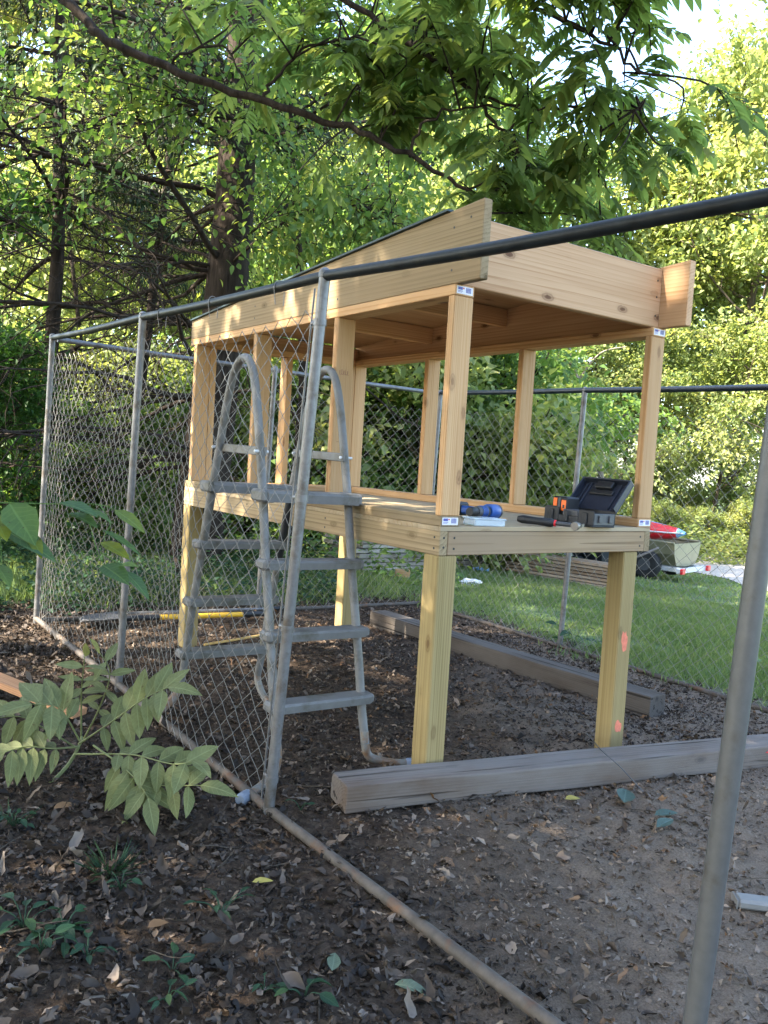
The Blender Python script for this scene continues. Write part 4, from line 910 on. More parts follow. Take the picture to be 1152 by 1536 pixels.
def place_words(x, y):
    d = np.array([x, y])-CAM[:2]; px = 576+FPX*(d@RH)/(d@FH) if d@FH > 1 else -999
    for lim, w in ((-300, 'left of the pen'), (60, 'past the far corner post'), (140, 'behind the left fence panel'), (235, 'behind the second fence panel'), (350, 'near the big cedar trunk'), (470, 'behind the pool ladder'), (560, 'behind the coop back wall'), (650, 'beyond the grey planks'), (740, 'beyond the cordless drill'), (850, 'behind the tool case'), (960, 'beyond the wheelbarrow'), (1040, 'behind the red kayak'), (1110, 'behind the boat stern'), (9999, 'past the driveway bend')):
        if px < lim: return w
def plant_tree(kind, x, y, scale, leafm, name, label, cat, group, barkm=None, rz=None, sz=None):
    label = {L_DARK: 'dark green ', L_MID: 'mid green ', L_SUN: 'yellow-green '}[leafm]+label+' '+place_words(x, y)
    t = thing(name, label, cat, (x, y, float(gh0(x, y))), rng.uniform(0, 6.28) if rz is None else rz, group)
    s_ = scale; t.scale = (s_, s_, s_*(sz or rng.uniform(0.92, 1.1)))
    for part, me, mt in (('trunk', TREE[kind][0], barkm or M_BARK), ('crown', TREE[kind][1], leafm)):
        if not me.materials: me.materials.append(mt)
        o = bpy.data.objects.new(part, me); COL.objects.link(o); o.parent = t
        o.material_slots[0].link = 'OBJECT'; o.material_slots[0].material = mt
    return t

# woods behind the pen: (pixel column, depth) of each stem
DK = ('slim understory tree', 'tree', 'understory trees behind the pen')
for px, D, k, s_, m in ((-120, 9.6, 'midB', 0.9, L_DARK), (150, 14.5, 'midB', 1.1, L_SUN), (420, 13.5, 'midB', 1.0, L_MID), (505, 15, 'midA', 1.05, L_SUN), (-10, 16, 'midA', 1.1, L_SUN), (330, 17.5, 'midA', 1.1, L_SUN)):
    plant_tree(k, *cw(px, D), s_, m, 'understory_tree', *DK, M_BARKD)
TW = ('tall slender woodland tree', 'tree', 'tall trees of the back woods')
for px, D, k, s_, m in ((-130, 17, 'tallA', 1.0, L_MID), (50, 19, 'tallB', 1.1, L_SUN), (330, 20, 'tallB', 1.15, L_MID), (460, 21, 'tallA', 1.1, L_MID), (590, 23, 'tallB', 1.15, L_MID), (700, 24, 'tallA', 1.1, L_MID), (110, 29, 'tallA', 1.3, L_SUN), (560, 32, 'tallA', 1.3, L_SUN)):
    plant_tree(k, *cw(px, D), s_, m, 'woodland_tree', *TW)
SHR = ('leafy undergrowth shrub', 'shrub', 'undergrowth shrubs behind the pen')
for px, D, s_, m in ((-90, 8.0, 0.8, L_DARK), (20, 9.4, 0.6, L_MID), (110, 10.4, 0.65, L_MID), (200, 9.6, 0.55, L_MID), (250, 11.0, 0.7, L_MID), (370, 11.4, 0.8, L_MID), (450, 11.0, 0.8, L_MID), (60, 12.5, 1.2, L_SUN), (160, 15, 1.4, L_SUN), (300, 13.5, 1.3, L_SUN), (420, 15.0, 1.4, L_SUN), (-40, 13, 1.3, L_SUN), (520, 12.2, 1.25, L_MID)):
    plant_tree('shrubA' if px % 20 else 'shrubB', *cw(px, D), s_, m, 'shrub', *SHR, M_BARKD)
VN = ('vine-covered thicket tree', 'tree', 'vine-covered thicket trees')
for px, D, k, s_, m in ((560, 11.3, 'shrubA', 1.3, L_MID), (625, 11.0, 'shrubB', 1.4, L_SUN), (700, 11.8, 'shrubA', 1.35, L_MID), (765, 12.8, 'shrubB', 1.4, L_MID), (640, 13.2, 'midB', 0.72, L_MID), (720, 14.2, 'midA', 0.75, L_SUN), (810, 15.2, 'midB', 0.8, L_SUN)):
    plant_tree(k, *cw(px, D), s_, m, 'thicket_tree', *VN, M_BARKD)
RT = ('tall sunlit tree', 'tree', 'sunlit trees beyond the driveway')
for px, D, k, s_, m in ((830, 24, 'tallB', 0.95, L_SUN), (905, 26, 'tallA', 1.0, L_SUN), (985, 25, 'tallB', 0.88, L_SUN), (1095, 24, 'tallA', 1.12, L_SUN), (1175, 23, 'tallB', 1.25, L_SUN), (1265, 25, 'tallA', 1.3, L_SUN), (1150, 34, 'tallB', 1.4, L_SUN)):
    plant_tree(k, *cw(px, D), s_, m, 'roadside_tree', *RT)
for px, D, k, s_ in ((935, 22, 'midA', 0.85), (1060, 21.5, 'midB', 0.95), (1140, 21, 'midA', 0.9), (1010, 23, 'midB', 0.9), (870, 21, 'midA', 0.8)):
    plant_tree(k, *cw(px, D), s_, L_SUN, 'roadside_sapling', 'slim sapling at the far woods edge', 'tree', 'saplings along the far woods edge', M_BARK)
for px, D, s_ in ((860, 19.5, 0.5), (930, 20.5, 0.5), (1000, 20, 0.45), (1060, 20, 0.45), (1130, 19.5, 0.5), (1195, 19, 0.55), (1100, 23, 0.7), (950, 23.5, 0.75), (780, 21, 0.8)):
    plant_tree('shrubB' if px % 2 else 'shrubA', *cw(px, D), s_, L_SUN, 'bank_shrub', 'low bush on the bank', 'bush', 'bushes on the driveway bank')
# trees standing behind and left of the camera; their shade covers the pen and the lawn
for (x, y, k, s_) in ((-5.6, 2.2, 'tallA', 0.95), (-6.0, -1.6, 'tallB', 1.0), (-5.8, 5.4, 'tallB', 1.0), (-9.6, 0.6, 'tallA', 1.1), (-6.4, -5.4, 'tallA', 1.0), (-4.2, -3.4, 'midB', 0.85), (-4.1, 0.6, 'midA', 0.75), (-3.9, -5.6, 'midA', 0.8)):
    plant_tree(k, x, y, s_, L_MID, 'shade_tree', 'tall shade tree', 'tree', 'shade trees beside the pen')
# far woods, one mass
rg = np.random.default_rng(5); lv = Leaves(); nF = 42000
pxs = rg.uniform(-500, 1650, nF); Dd = rg.uniform(44, 58, nF); hh_ = rg.uniform(0, 1, nF)
hgt = 11+5*fbm(pxs/130, Dd*0, 3, 9)*1.4; P = np.stack([CAM[0]+FH[0]*Dd+RH[0]*(pxs-576)/FPX*Dd, CAM[1]+FH[1]*Dd+RH[1]*(pxs-576)/FPX*Dd, -0.6+hh_*hgt], 1)
keep = (fbm(pxs/26, P[:, 2]*0.9, 3, 2) > np.where(pxs > 760, 0.42, 0.36)); P = P[keep]; k = len(P)
lv.quad(P, rg.normal(0, 1, (k, 3)), unit(rg.normal(0, 0.6, (k, 3))+np.array([-0.4, -0.3, 0.9])), rg.uniform(0.35, 0.8, k), rg.uniform(0.25, 0.5, k), rg.uniform(0, 1, k))
fw_ = link('far_woods', lv.mesh('far_woods'), L_SUN); tag(fw_, 'distant mass of sunlit woodland foliage', 'woods', None, 'stuff')

# ------------------------------------------------------------------ cedar with dead tangled limbs behind the pen
def cedar(px, D, H, r0, seed, label, nbr, zlo, zhi, bias, reach, ncrown, name='cedar_tree'):
    rg = np.random.default_rng(seed); x, y = cw(px, D); t = thing(name, label, 'tree', (x, y, float(gh0(x, y))))
    tb = Tubes(); tp, _ = wander(rg, (0, 0, -0.2), (0.03, 0.02, 1), H, 16, 0.03, 0.05); tb.add(tp, r0*np.linspace(1.15, 0.3, len(tp)), 12)
    link('trunk', tb.mesh('trunk'), M_BARKD, t)
    db = Tubes(); lv = Leaves(); lft = np.array([-RH[0], -RH[1]])
    for k in range(nbr):
        z = rg.uniform(zlo, zhi); i = min(len(tp)-1, int((z+0.2)/H*16)); az = rg.uniform(0, 6.28); d = np.array([math.cos(az), math.sin(az)])+lft*bias*rg.uniform(0, 1.4)-FH*0.25*bias; d = d/np.linalg.norm(d)
        L = reach*rg.uniform(0.45, 1.1)
        pts, dd = wander(rg, tp[i], (d[0], d[1], rg.uniform(-0.15, 0.35)), L, 9, 0.14, -0.03); rr = rg.uniform(0.012, 0.034)
        db.add(pts, np.linspace(rr, 0.004, len(pts)), 6)
        for j in range(9):
            ii = rg.integers(2, 9); sp, _ = wander(rg, pts[ii], unit(pts[ii]-pts[ii-1])+rg.normal(0, 0.6, 3)+np.array([0, 0, -0.25]), L*rg.uniform(0.15, 0.4), 5, 0.25, -0.06); db.add(sp, np.linspace(0.007, 0.002, len(sp)), 4)
            for q in range(3):
                s2, _ = wander(rg, sp[rg.integers(1, 5)], rg.normal(0, 1, 3)+np.array([0, 0, -0.5]), rg.uniform(0.15, 0.4), 3, 0.3, -0.05); db.add(s2, [0.0035, 0.003, 0.002, 0.0015], 3)
    link('dead_limbs', db.mesh('dead_limbs'), M_BARKD, t)['kind'] = 'stuff'
    lb = Tubes(); ends = []
    for k in range(ncrown):
        z = H*rg.uniform(0.42, 0.97); i = min(len(tp)-1, int((z+0.2)/H*16)); az = k*2.4; L = reach*0.95*(1.15-z/H)*rg.uniform(0.8, 1.2)
        pts, _ = wander(rg, tp[i], (math.cos(az), math.sin(az), 0.05), L, 6, 0.12, 0.02); lb.add(pts, np.linspace(0.03, 0.006, 7), 5)
        for j in range(8):
            ii = rg.integers(1, 7); sp, _ = wander(rg, pts[ii], rg.normal(0, 0.6, 3)+np.array([math.cos(az), math.sin(az), -0.4]), L*0.3, 3, 0.2, -0.05); ends.append(sp)
    if ends:
        link('live_limbs', lb.mesh('live_limbs'), M_BARKD, t)['kind'] = 'stuff'
        n_ = len(ends)*70; pk = rg.integers(0, len(ends), n_); A = np.array([e[0] for e in ends])[pk]; B = np.array([e[-1] for e in ends])[pk]; u = rg.uniform(0, 1.1, n_)[:, None]
        P = A+(B-A)*u+rg.normal(0, 0.07, (n_, 3)); lv.quad(P, unit(B-A)+rg.normal(0, 0.5, (n_, 3))+np.array([0, 0, -0.3]), rg.normal(0, 1, (n_, 3)), rg.uniform(0.06, 0.14, n_), rg.uniform(0.012, 0.03, n_), rg.uniform(0, 1, n_))
        link('crown', lv.mesh('crown'), L_NEEDLE, t)
    return t
cedar(298, 8.2, 10.0, 0.23, 21, 'dark cedar with thick shaggy trunk and dead tangled limbs behind the pen', 60, 1.2, 6.0, 1.1, 3.0, 26)
cedar(70, 9.6, 9.0, 0.09, 22, 'thin dark cedar full of bare crooked limbs behind the pen corner', 46, 0.8, 5.5, 0.3, 2.2, 18)
cedar(185, 11.0, 8.0, 0.07, 24, 'slender bare-limbed cedar between the two larger cedars', 30, 0.8, 5.0, 0.2, 1.9, 12)

# maple with drooping leafy boughs right of the cedar trunk
def clump_tree(name, label, base, trunk_pts, clusters, leafm, L, style, seed, nper, tr=0.06, barkm=None, spread=0.22, compound=False):
    rg = np.random.default_rng(seed); t = thing(name, label, 'tree', base); b0 = np.array(base); tb = Tubes(); lv = Leaves()
    limbs = []
    for pts, r0, r1 in trunk_pts:
        c = np.array([list(v) for v in catmull([Vector(p)-Vector(base) for p in pts], 6)]); c[1:-1] += rg.normal(0, 0.008, (len(c)-2, 3)); tb.add(c, np.linspace(r0, r1, len(c)), 9); limbs.append(c)
    alll = np.concatenate([c[len(c)//6:] for c in limbs])
    rach = Tubes()
    for (c, sg, n_) in clusters:
        c = np.array(c)-b0
        for k in range(n_):
            e = c+rg.normal(0, 1, 3)*sg; dst = np.linalg.norm(alll-e, axis=1); j = rg.choice(np.argsort(dst)[:6]); s0 = alll[j]
            mid = (s0+e)/2+rg.normal(0, 0.08, 3)+np.array([0, 0, 0.06]); tw = np.array([list(v) for v in catmull([s0, mid, e], 4)]); tb.add(tw, np.linspace(0.006, 0.0022, len(tw)), 5)
            td = unit(e-s0)
            if compound:
                for q in range(nper):
                    p = tw[rg.integers(len(tw)//2, len(tw))]+0; az = rg.uniform(0, 6.28); d = unit(td*0.5+np.array([math.cos(az), math.sin(az), rg.uniform(-0.55, 0.15)])); add_compound(lv, rach, rg, p, d, L*rg.uniform(0.75, 1.15), rg.integers(5, 8), rg.uniform(0.1, 0.9))
            else:
                u = rg.uniform(0.3, 1.1, nper)[:, None]; P = s0+(e-s0)*u+rg.normal(0, spread, (nper, 3))
                lv.oval(P, rg.normal(0, 0.6, (nper, 3))+td*0.5+np.array([0, 0, -0.5]), rg.normal(0, 0.4, (nper, 3))+np.array([0, 0, 1]), L*rg.uniform(0.6, 1.2, nper), L*0.62*rg.uniform(0.6, 1.2, nper), np.clip(rg.uniform(0, 1)+rg.normal(0, 0.2, nper), 0, 1))
    link('trunk', tb.mesh('trunk'), barkm or M_BARKD, t); link('crown', lv.mesh('crown', True), leafm, t)
    if compound: link('leaf_stalks', rach.mesh('leaf_stalks'), leafm, t)['kind'] = 'stuff'
    return t
def add_compound(lv, rach, rg, p, d, L, pairs, tint, up=np.array([0, 0, 1.0]), lw=0.34, lscale=0.40, droop=0.35, jit=0.25):
    d = unit(d); k = 6; pts = [np.array(p, float)]; dd = d.copy()
    for i in range(k): dd = unit(dd+np.array([0, 0, -droop/k*1.6])); pts.append(pts[-1]+dd*L/k)
    pts = np.array(pts); rach.add(pts, np.linspace(0.0022, 0.001, k+1), 4)
    P = []; D = []; LL = []
    for i in range(pairs):
        f = 0.25+0.7*i/(pairs-1); q = f*k; a = min(int(q), k-1); c = pts[a]+(pts[a+1]-pts[a])*(q-a); t_ = unit(pts[a+1]-pts[a]); sd = unit(np.cross(t_, up)+1e-6)
        for s_ in (-1, 1):
            P.append(c); D.append(unit(sd*s_+t_*0.45+np.array([0, 0, -0.28])+rg.normal(0, jit*0.5, 3))); LL.append(L*lscale*(0.65+0.5*math.sin(math.pi*min(1, f*0.9))))
    P.append(pts[-1]); D.append(unit(pts[-1]-pts[-2])); LL.append(L*lscale*1.05)
    P = np.array(P); D = np.array(D); LL = np.array(LL)*rg.uniform(0.85, 1.15, len(P)); N = unit(up+rg.normal(0, jit, (len(P), 3)))
    lv.oval(P, D, N, LL, LL*lw, np.clip(tint+rg.normal(0, 0.08, len(P)), 0, 1), fold=0.12, curl=rg.uniform(0.05, 0.35, len(P)))
bx_, by_ = cw(430, 8.8)
def dz(p): return tuple(p)
clump_tree('maple_tree', 'bright green maple boughs drooping beside the dark cedar trunk', (bx_, by_, 0.0),
    [([(bx_, by_, -0.1), (bx_+.1, by_, 1.5), dep(450, 420, 8.4), dep(440, 250, 8.0), dep(430, 80, 7.6)], 0.06, 0.02), ([dep(445, 330, 8.2), dep(500, 300, 7.4), dep(590, 340, 6.9)], 0.025, 0.008), ([dep(440, 230, 8.0), dep(380, 190, 7.2), dep(300, 160, 6.6)], 0.025, 0.008), ([dep(440, 300, 8.2), dep(400, 330, 7.2), dep(350, 370, 6.8)], 0.02, 0.006)],
    [(dep(480, 310, 7.3), 0.30, 15), (dep(560, 340, 7.0), 0.28, 13), (dep(440, 380, 7.4), 0.18, 4), (dep(420, 200, 7.0), 0.40, 6), (dep(500, 200, 7.2), 0.40, 8), (dep(330, 120, 6.8), 0.40, 8), (dep(180, 90, 6.8), 0.5, 10), (dep(60, 130, 6.8), 0.5, 9), (dep(60, 60, 6.4), 0.5, 7), (dep(620, 300, 7.4), 0.3, 8)],
    L_MID, 0.075, 'oval', 31, 62, spread=0.17)

# walnut: trunk left of the frame, limbs reaching over the pen
wb_ = (-2.5, 2.9, 0.0)
clump_tree('walnut_tree', 'walnut tree reaching long dark limbs and compound leaves over the pen roof', wb_,
    [([(-2.5, 2.9, -0.2), (-2.48, 2.85, 1.5), (-2.4, 2.75, 3.2), (-2.2, 2.5, 5.0), (-1.9, 2.2, 7.0)], 0.13, 0.05),
     ([(-2.4, 2.78, 3.1), dep(-40, -80, 4.7), dep(110, 12, 4.45), dep(150, 52, 4.35), dep(250, 102, 4.2), dep(400, 155, 4.05), dep(520, 192, 3.95), dep(610, 232, 3.9), dep(690, 275, 3.9), dep(735, 320, 4.0)], 0.032, 0.006),
     ([(-2.2, 2.5, 5.0), dep(240, -220, 4.4), dep(430, -60, 4.2), dep(576, 38, 4.05), dep(690, 118, 3.9), dep(740, 180, 3.85), dep(790, 232, 3.85)], 0.022, 0.005),
     ([dep(420, -70, 4.2), dep(620, -40, 3.9), dep(780, 0, 3.7), dep(900, 60, 3.6), dep(960, 110, 3.6)], 0.016, 0.005),
     ([dep(395, 152, 4.05), dep(415, 115, 4.0), dep(465, 72, 3.95), dep(545, 52, 3.9)], 0.010, 0.004), ([dep(250, 102, 4.2), dep(290, 75, 4.15), dep(340, 72, 4.1), dep(370, 135, 4.05)], 0.008, 0.003),
     ([dep(615, 235, 3.9), dep(640, 180, 3.85), dep(700, 160, 3.8), dep(790, 165, 3.75)], 0.008, 0.003), ([dep(690, 118, 3.9), dep(770, 160, 3.8), dep(870, 160, 3.7), dep(960, 165, 3.7)], 0.008, 0.003)],
    [(dep(900, 60, 3.6), 0.19, 6), (dep(820, 130, 3.7), 0.21, 6), (dep(960, 140, 3.75), 0.17, 6), (dep(740, 60, 3.8), 0.22, 6), (dep(640, 130, 3.9), 0.20, 6), (dep(700, 230, 3.9), 0.17, 6), (dep(860, 230, 3.9), 0.19, 6), (dep(450, 110, 4.1), 0.2, 4), (dep(660, 60, 4.0), 0.2, 5), (dep(790, 300, 4.1), 0.13, 6), (dep(900, 340, 4.5), 0.14, 5), (dep(560, 90, 4.0), 0.18, 7), (dep(480, 30, 4.0), 0.2, 7), (dep(850, 0, 3.5), 0.15, 8), (dep(1010, 180, 4.1), 0.13, 4), (dep(650, 20, 3.8), 0.17, 7), (dep(600, 190, 4.1), 0.12, 4), (dep(300, 20, 4.3), 0.25, 4), (dep(760, -60, 3.5), 0.2, 6)],
    L_WAL, 0.225, 'c', 33, 4, compound=True)

# bare pale limb in the gap of the woods behind the lawn
bx_, by_ = cw(900, 14.0)
dl_ = thing('bare_tree', 'small pale dead tree with crooked bare limbs behind the lawn', 'tree', (bx_, by_, float(gh0(bx_, by_)))); tb = Tubes(); rg = np.random.default_rng(3); B0 = np.array([bx_, by_, float(gh0(bx_, by_))])
for pts, r0, r1 in (([(bx_, by_, -0.7), dep(905, 740, 14), dep(880, 640, 13.8), dep(865, 560, 13.8), dep(850, 510, 13.8)], 0.06, 0.015), ([dep(890, 665, 13.9), dep(850, 620, 13.6), dep(810, 625, 13.3), dep(770, 650, 13)], 0.035, 0.012), ([dep(880, 645, 13.8), dep(920, 655, 13.6), dep(975, 650, 13.4)], 0.04, 0.015), ([dep(868, 570, 13.8), dep(900, 530, 13.5), dep(940, 520, 13.4)], 0.02, 0.006), ([dep(862, 550, 13.8), dep(830, 520, 13.6), dep(815, 480, 13.6)], 0.02, 0.006)):
    tb.add(np.array([list(v) for v in catmull([Vector(p) for p in pts], 6)])-B0, np.linspace(r0, r1, (len(pts)-1)*6+1), 7)
link('trunk', tb.mesh('trunk'), M_BARKL, dl_)

# ------------------------------------------------------------------ cut leafy branch at the left, hanging vine sprig
cb = thing('leafy_branch', 'cut branch of pale green compound leaves lying against the fence foot', 'branch', tuple(gnd(130, 1125))); c0 = np.array(gnd(130, 1125)); rg = np.random.default_rng(8)
tow = unit(CAM-np.array([-0.9, 1.0, 0.2])); upn = unit(np.array([0, 0, 0.75])+tow*0.75)
rk = Tubes()
for pl, Dp, L, lw, dr_, n_, tint in (([(120, 1112), (99, 1075), (83, 1059), (48, 1056)], 2.95, 0.135, 0.42, 0.2, 5, 0.55), ([(118, 1116), (160, 1088), (215, 1049), (252, 1031)], 3.0, 0.115, 0.42, 0.5, 7, 0.6), ([(112, 1131), (170, 1131), (206, 1133), (258, 1146), (290, 1142)], 2.85, 0.112, 0.46, 0.35, 6, 0.4),
                                ([(140, 1118), (183, 1149), (206, 1172), (222, 1196)], 2.8, 0.12, 0.42, 0.8, 5, 0.1), ([(122, 1112), (122, 1050), (123, 1026), (127, 985)], 3.15, 0.09, 0.38, 0.3, 5, 0.65), ([(118, 1120), (80, 1123), (40, 1120), (8, 1128)], 2.95, 0.115, 0.38, 0.9, 5, 0.5), ([(190, 1172), (240, 1178), (300, 1178)], 2.75, 0.11, 0.42, 0.2, 4, 0.3), ([(125, 1110), (150, 1060), (165, 1010), (150, 980)], 3.2, 0.09, 0.38, 0.4, 4, 0.7), ([(115, 1122), (70, 1095), (30, 1075), (-25, 1080)], 3.05, 0.115, 0.42, 0.5, 5, 0.35)):
    pts = np.array([list(v) for v in catmull([Vector(dep(x, y, Dp-0.05*i)) for i, (x, y) in enumerate(pl)], 6)]); rk.add(pts-c0, np.linspace(0.004, 0.0015, len(pts)), 5)
    for i in range(n_+1):
        f = 0.30+0.70*i/n_; q = f*(len(pts)-1); a = min(int(q), len(pts)-2); c = pts[a]+(pts[a+1]-pts[a])*(q-a); t_ = unit(pts[a+1]-pts[a]); sd = unit(np.cross(t_, upn))
        for s_ in ((-1, 1) if i < n_ else (0,)):
            lv = Leaves(); d = unit(sd*s_*1.0+t_*(0.45 if s_ else 1)+np.array([0, 0, -dr_*0.55])+rg.normal(0, 0.14, 3)); ll = L*rg.uniform(0.85, 1.15)*(0.8 if i == 0 else 1)
            lv.oval((c-c0)[None], d[None], unit(upn+rg.normal(0, 0.22, 3))[None], ll, ll*lw, np.clip(tint+rg.normal(0, 0.12), 0, 1), fold=0.10, curl=[rg.uniform(0.05, 0.4)]); link('leaflet', lv.mesh('leaflet', True), L_SAP, cb)
pts = np.array([list(v) for v in catmull([Vector(gnd(60, 1190, 0.01)), Vector(gnd(100, 1150, 0.06)), Vector(dep(120, 1116, 3.0)), Vector(dep(123, 1105, 3.05))], 5)]); rk.add(pts-c0, np.linspace(0.008, 0.004, len(pts)), 6)
link('stalk', rk.mesh('stalk'), L_SAP, cb)
vs = thing('vine_sprig', 'thin vine sprig with large hanging green leaves before the corner fence post', 'vine', tuple(dep(0, 754, 1.9))); v0 = np.array(dep(0, 754, 1.9)); rk = Tubes()
for pl in ([(-40, 752), (0, 754), (90, 756), (150, 757), (178, 768)], [(128, 762), (138, 800), (146, 828), (156, 848)], [(-30, 740), (-10, 770), (0, 800), (2, 850)], [(150, 757), (165, 785), (158, 800), (156, 812)], [(150, 828), (180, 845), (198, 842), (192, 830)]):
    pts = np.array([list(v) for v in catmull([Vector(dep(x, y, 1.9)) for x, y in pl], 5)]); rk.add(pts-v0, np.linspace(0.0016, 0.0009, len(pts)), 5)
link('stem', rk.mesh('stem'), L_VINE, vs)
for (x0, y0, x1, y1, w, tn) in ((88, 754, 146, 764, 24, 0.1), (103, 770, 146, 782, 22, 0.15), (126, 763, 168, 775, 13, 0.5), (172, 765, 217, 791, 18, 0.75), (153, 795, 214, 823, 12, 0.3), (151, 813, 194, 831, 19, 0.95), (154, 848, 192, 869, 28, 0.1), (186, 856, 226, 891, 18, 0.1), (14, 755, 52, 810, 42, 0.45), (4, 794, 84, 830, 28, 0.0), (-6, 846, 17, 873, 22, 0.55), (-12, 772, 12, 804, 30, 0.9), (178, 849, 203, 843, 12, 0.6), (46, 800, 62, 832, 16, 0.9)):
    a, b_ = dep(x0, y0, 1.9), dep(x1, y1, 1.84); lv = Leaves(); L_ = np.linalg.norm(b_-a); lv.oval((a-v0)[None], (b_-a)[None], unit(np.array([0, 0, 0.9])+tow*0.6+rg.normal(0, 0.2, 3))[None], L_, w/FPX*1.9*1.25, tn, fold=0.16, curl=[0.15]); link('leaf', lv.mesh('leaf', True), L_VINE, vs)

# ------------------------------------------------------------------ litter, chips, twigs, grass, weeds
rg = np.random.default_rng(17)
def scatter(n, x0, x1, y0, y1, dens): 
    X = rg.uniform(x0, x1, n); Y = rg.uniform(y0, y1, n); k = rg.uniform(0, 1, n) < dens(X, Y); return X[k], Y[k]
def in_view(X, Y, m=80, z=0.0):
    d = np.stack([X, Y, np.full_like(X, z)], 1)-CAM; w = d@_fw; u = 576+FPX*(d@RGT)/w; v = 768-FPX*(d@UPV)/w; return (w > 0.5) & (u > -m) & (u < 1152+m) & (v < 1536+m)
def soil_d(X, Y):
    pen = (X > -0.6) & (Y > -0.5); d = np.where(X < -0.55-0*Y, 0.95, np.where(Y < -0.3, 0.55, 0.45)); d = np.where((X > -0.45) & (Y < -0.4), 0.22+0.42*sstep(0.1, -0.5, X-0.25*Y), d)
    return d*(0.45+1.1*(fbm(X*2.2, Y*2.2, 3, 21)-0.15))*(1-0.9*grass_amt(X, Y))
X, Y = scatter(95000, -3.2, 2.8, -2.8, 6.0, soil_d); k = in_view(X, Y, 600); X, Y = X[k], Y[k]; k = len(X); az = rg.uniform(0, 6.28, k)
sz = np.clip(np.exp(rg.normal(math.log(0.027), 0.45, k)), 0.008, 0.058)*np.where(X > -0.4, 0.8, 1.0); lv = Leaves()
lv.oval(np.stack([X, Y, gh(X, Y)+rg.uniform(0.002, 0.012, k)], 1), np.stack([np.cos(az), np.sin(az), rg.normal(0, 0.25, k)], 1), np.stack([rg.normal(0, 0.45, k), rg.normal(0, 0.45, k), np.ones(k)], 1), sz, sz*rg.uniform(0.22, 0.6, k), np.clip(rg.beta(1.5, 2.4, k)+0.28*(X > -0.45), 0, 1), fold=0.3, curl=rg.normal(0.0, 0.5, k))
lv.V = [v+rg.normal(0, 1, v.shape)*0.0032 for v in lv.V]
tag(link('leaf_litter', lv.mesh('leaf_litter', True), L_DEAD), 'dry brown leaf litter scattered over dark soil', 'leaf litter', None, 'stuff'); print('litter', k)
X, Y = scatter(310000, -3.2, 2.8, -2.8, 6.0, lambda a, b_: (0.35+0.9*(fbm(a*3, b_*3, 3, 31)-0.2))*(1-0.9*grass_amt(a, b_))); k = in_view(X, Y, 500); X, Y = X[k], Y[k]; k = len(X); az = rg.uniform(0, 6.28, k); sz = np.exp(rg.normal(math.log(0.012), 0.55, k)); lv = Leaves()
lv.quad(np.stack([X, Y, gh(X, Y)+0.003], 1), np.stack([np.cos(az), np.sin(az), rg.normal(0.1, 0.4, k)], 1), np.stack([rg.normal(0, 0.7, k), rg.normal(0, 0.7, k), np.ones(k)], 1), sz, sz*rg.uniform(0.15, 0.7, k), np.clip(rg.beta(1.2, 2.0, k)+0.32*((X > -0.4) & (Y < -0.2)), 0, 1), fold=0.3)
tag(link('soil_chips', lv.mesh('soil_chips'), L_CHIP), 'crumbs of bark and soil over the pen floor', 'soil crumbs', None, 'stuff')
X, Y = scatter(1100, -3.2, 2.6, -2.2, 5.5, lambda a, b_: np.where(a < -0.5, 0.9, 0.35)*(1-grass_amt(a, b_))); tb = Tubes()
for x, y in zip(X, Y):
    a = rg.uniform(0, 6.28); L = rg.uniform(0.04, 0.22); z = float(gh(x, y)); p, _ = wander(rg, (x, y, z+0.006), (math.cos(a), math.sin(a), 0.02), L, 4, 0.12); p[:, 2] = np.maximum(p[:, 2], z+0.002); tb.add(p, np.linspace(0.0028, 0.001, 5)*rg.uniform(0.5, 1.3), 4)
tag(link('twig_litter', tb.mesh('twig_litter'), M_BARK), 'thin dead twigs strewn through the leaf litter', 'twigs', None, 'stuff')
# turf
_DU = [700, 880, 1000, 1075, 1152, 1300]
def off_drive(X, Y):
    d = np.stack([X, Y, gh0(X, Y)], 1)-CAM; w = d@_fw; u = 576+FPX*(d@RGT)/w; v = 768-FPX*(d@UPV)/w
    return ~((v < np.interp(u, _DU, [826, 838, 852, 866, 888, 935])-0.5) & (v > np.interp(u, _DU, [806, 815, 824, 832, 842, 862])) & (u > 870))
def blades(n, x0, x1, y0, y1, hmin, hmax, wd, dens, name, label):
    X, Y = scatter(n, x0, x1, y0, y1, lambda a, b_: grass_amt(a, b_)*dens(a, b_)); k = in_view(X, Y, 700, -0.2) & off_drive(X, Y); X, Y = X[k], Y[k]; k = len(X); az = rg.uniform(0, 6.28, k)
    h = rg.uniform(hmin, hmax, k)*(0.6+0.9*fbm(X*1.6, Y*1.6, 3, 41)); ds = np.hypot(X-CAM[0], Y-CAM[1]); lv = Leaves(); ln2 = rg.uniform(0.25, 0.9, k)
    lv.quad(np.stack([X, Y, gh(X, Y)-0.004], 1), np.stack([np.cos(az)*ln2, np.sin(az)*ln2, np.ones(k)], 1), np.stack([np.sin(az), -np.cos(az), rg.normal(0, 0.3, k)+0.2], 1), h, wd*(0.6+ds/8)*rg.uniform(0.7, 1.4, k), np.clip(0.15+0.8*fbm(X*0.9, Y*0.9, 3, 51)+rg.normal(0, 0.15, k), 0, 1), fold=0.1)
    tag(link(name, lv.mesh(name), L_GRASS), label, 'grass', None, 'stuff'); print(name, k)
blades(160000, 2.2, 7.5, -3.5, 7.0, 0.03, 0.075, 0.006, lambda a, b_: 0.25+1.1*(fbm(a*2.3, b_*2.3, 3, 77) > 0.36), 'lawn_grass', 'green mown lawn grass beyond the wire fence')
blades(75000, 7.5, 20, -5, 14, 0.04, 0.075, 0.009, lambda a, b_: 0.3+0.6*(fbm(a*1.5, b_*1.5, 3, 78) > 0.38), 'far_lawn_grass', 'short grass around the boat trailer and driveway')
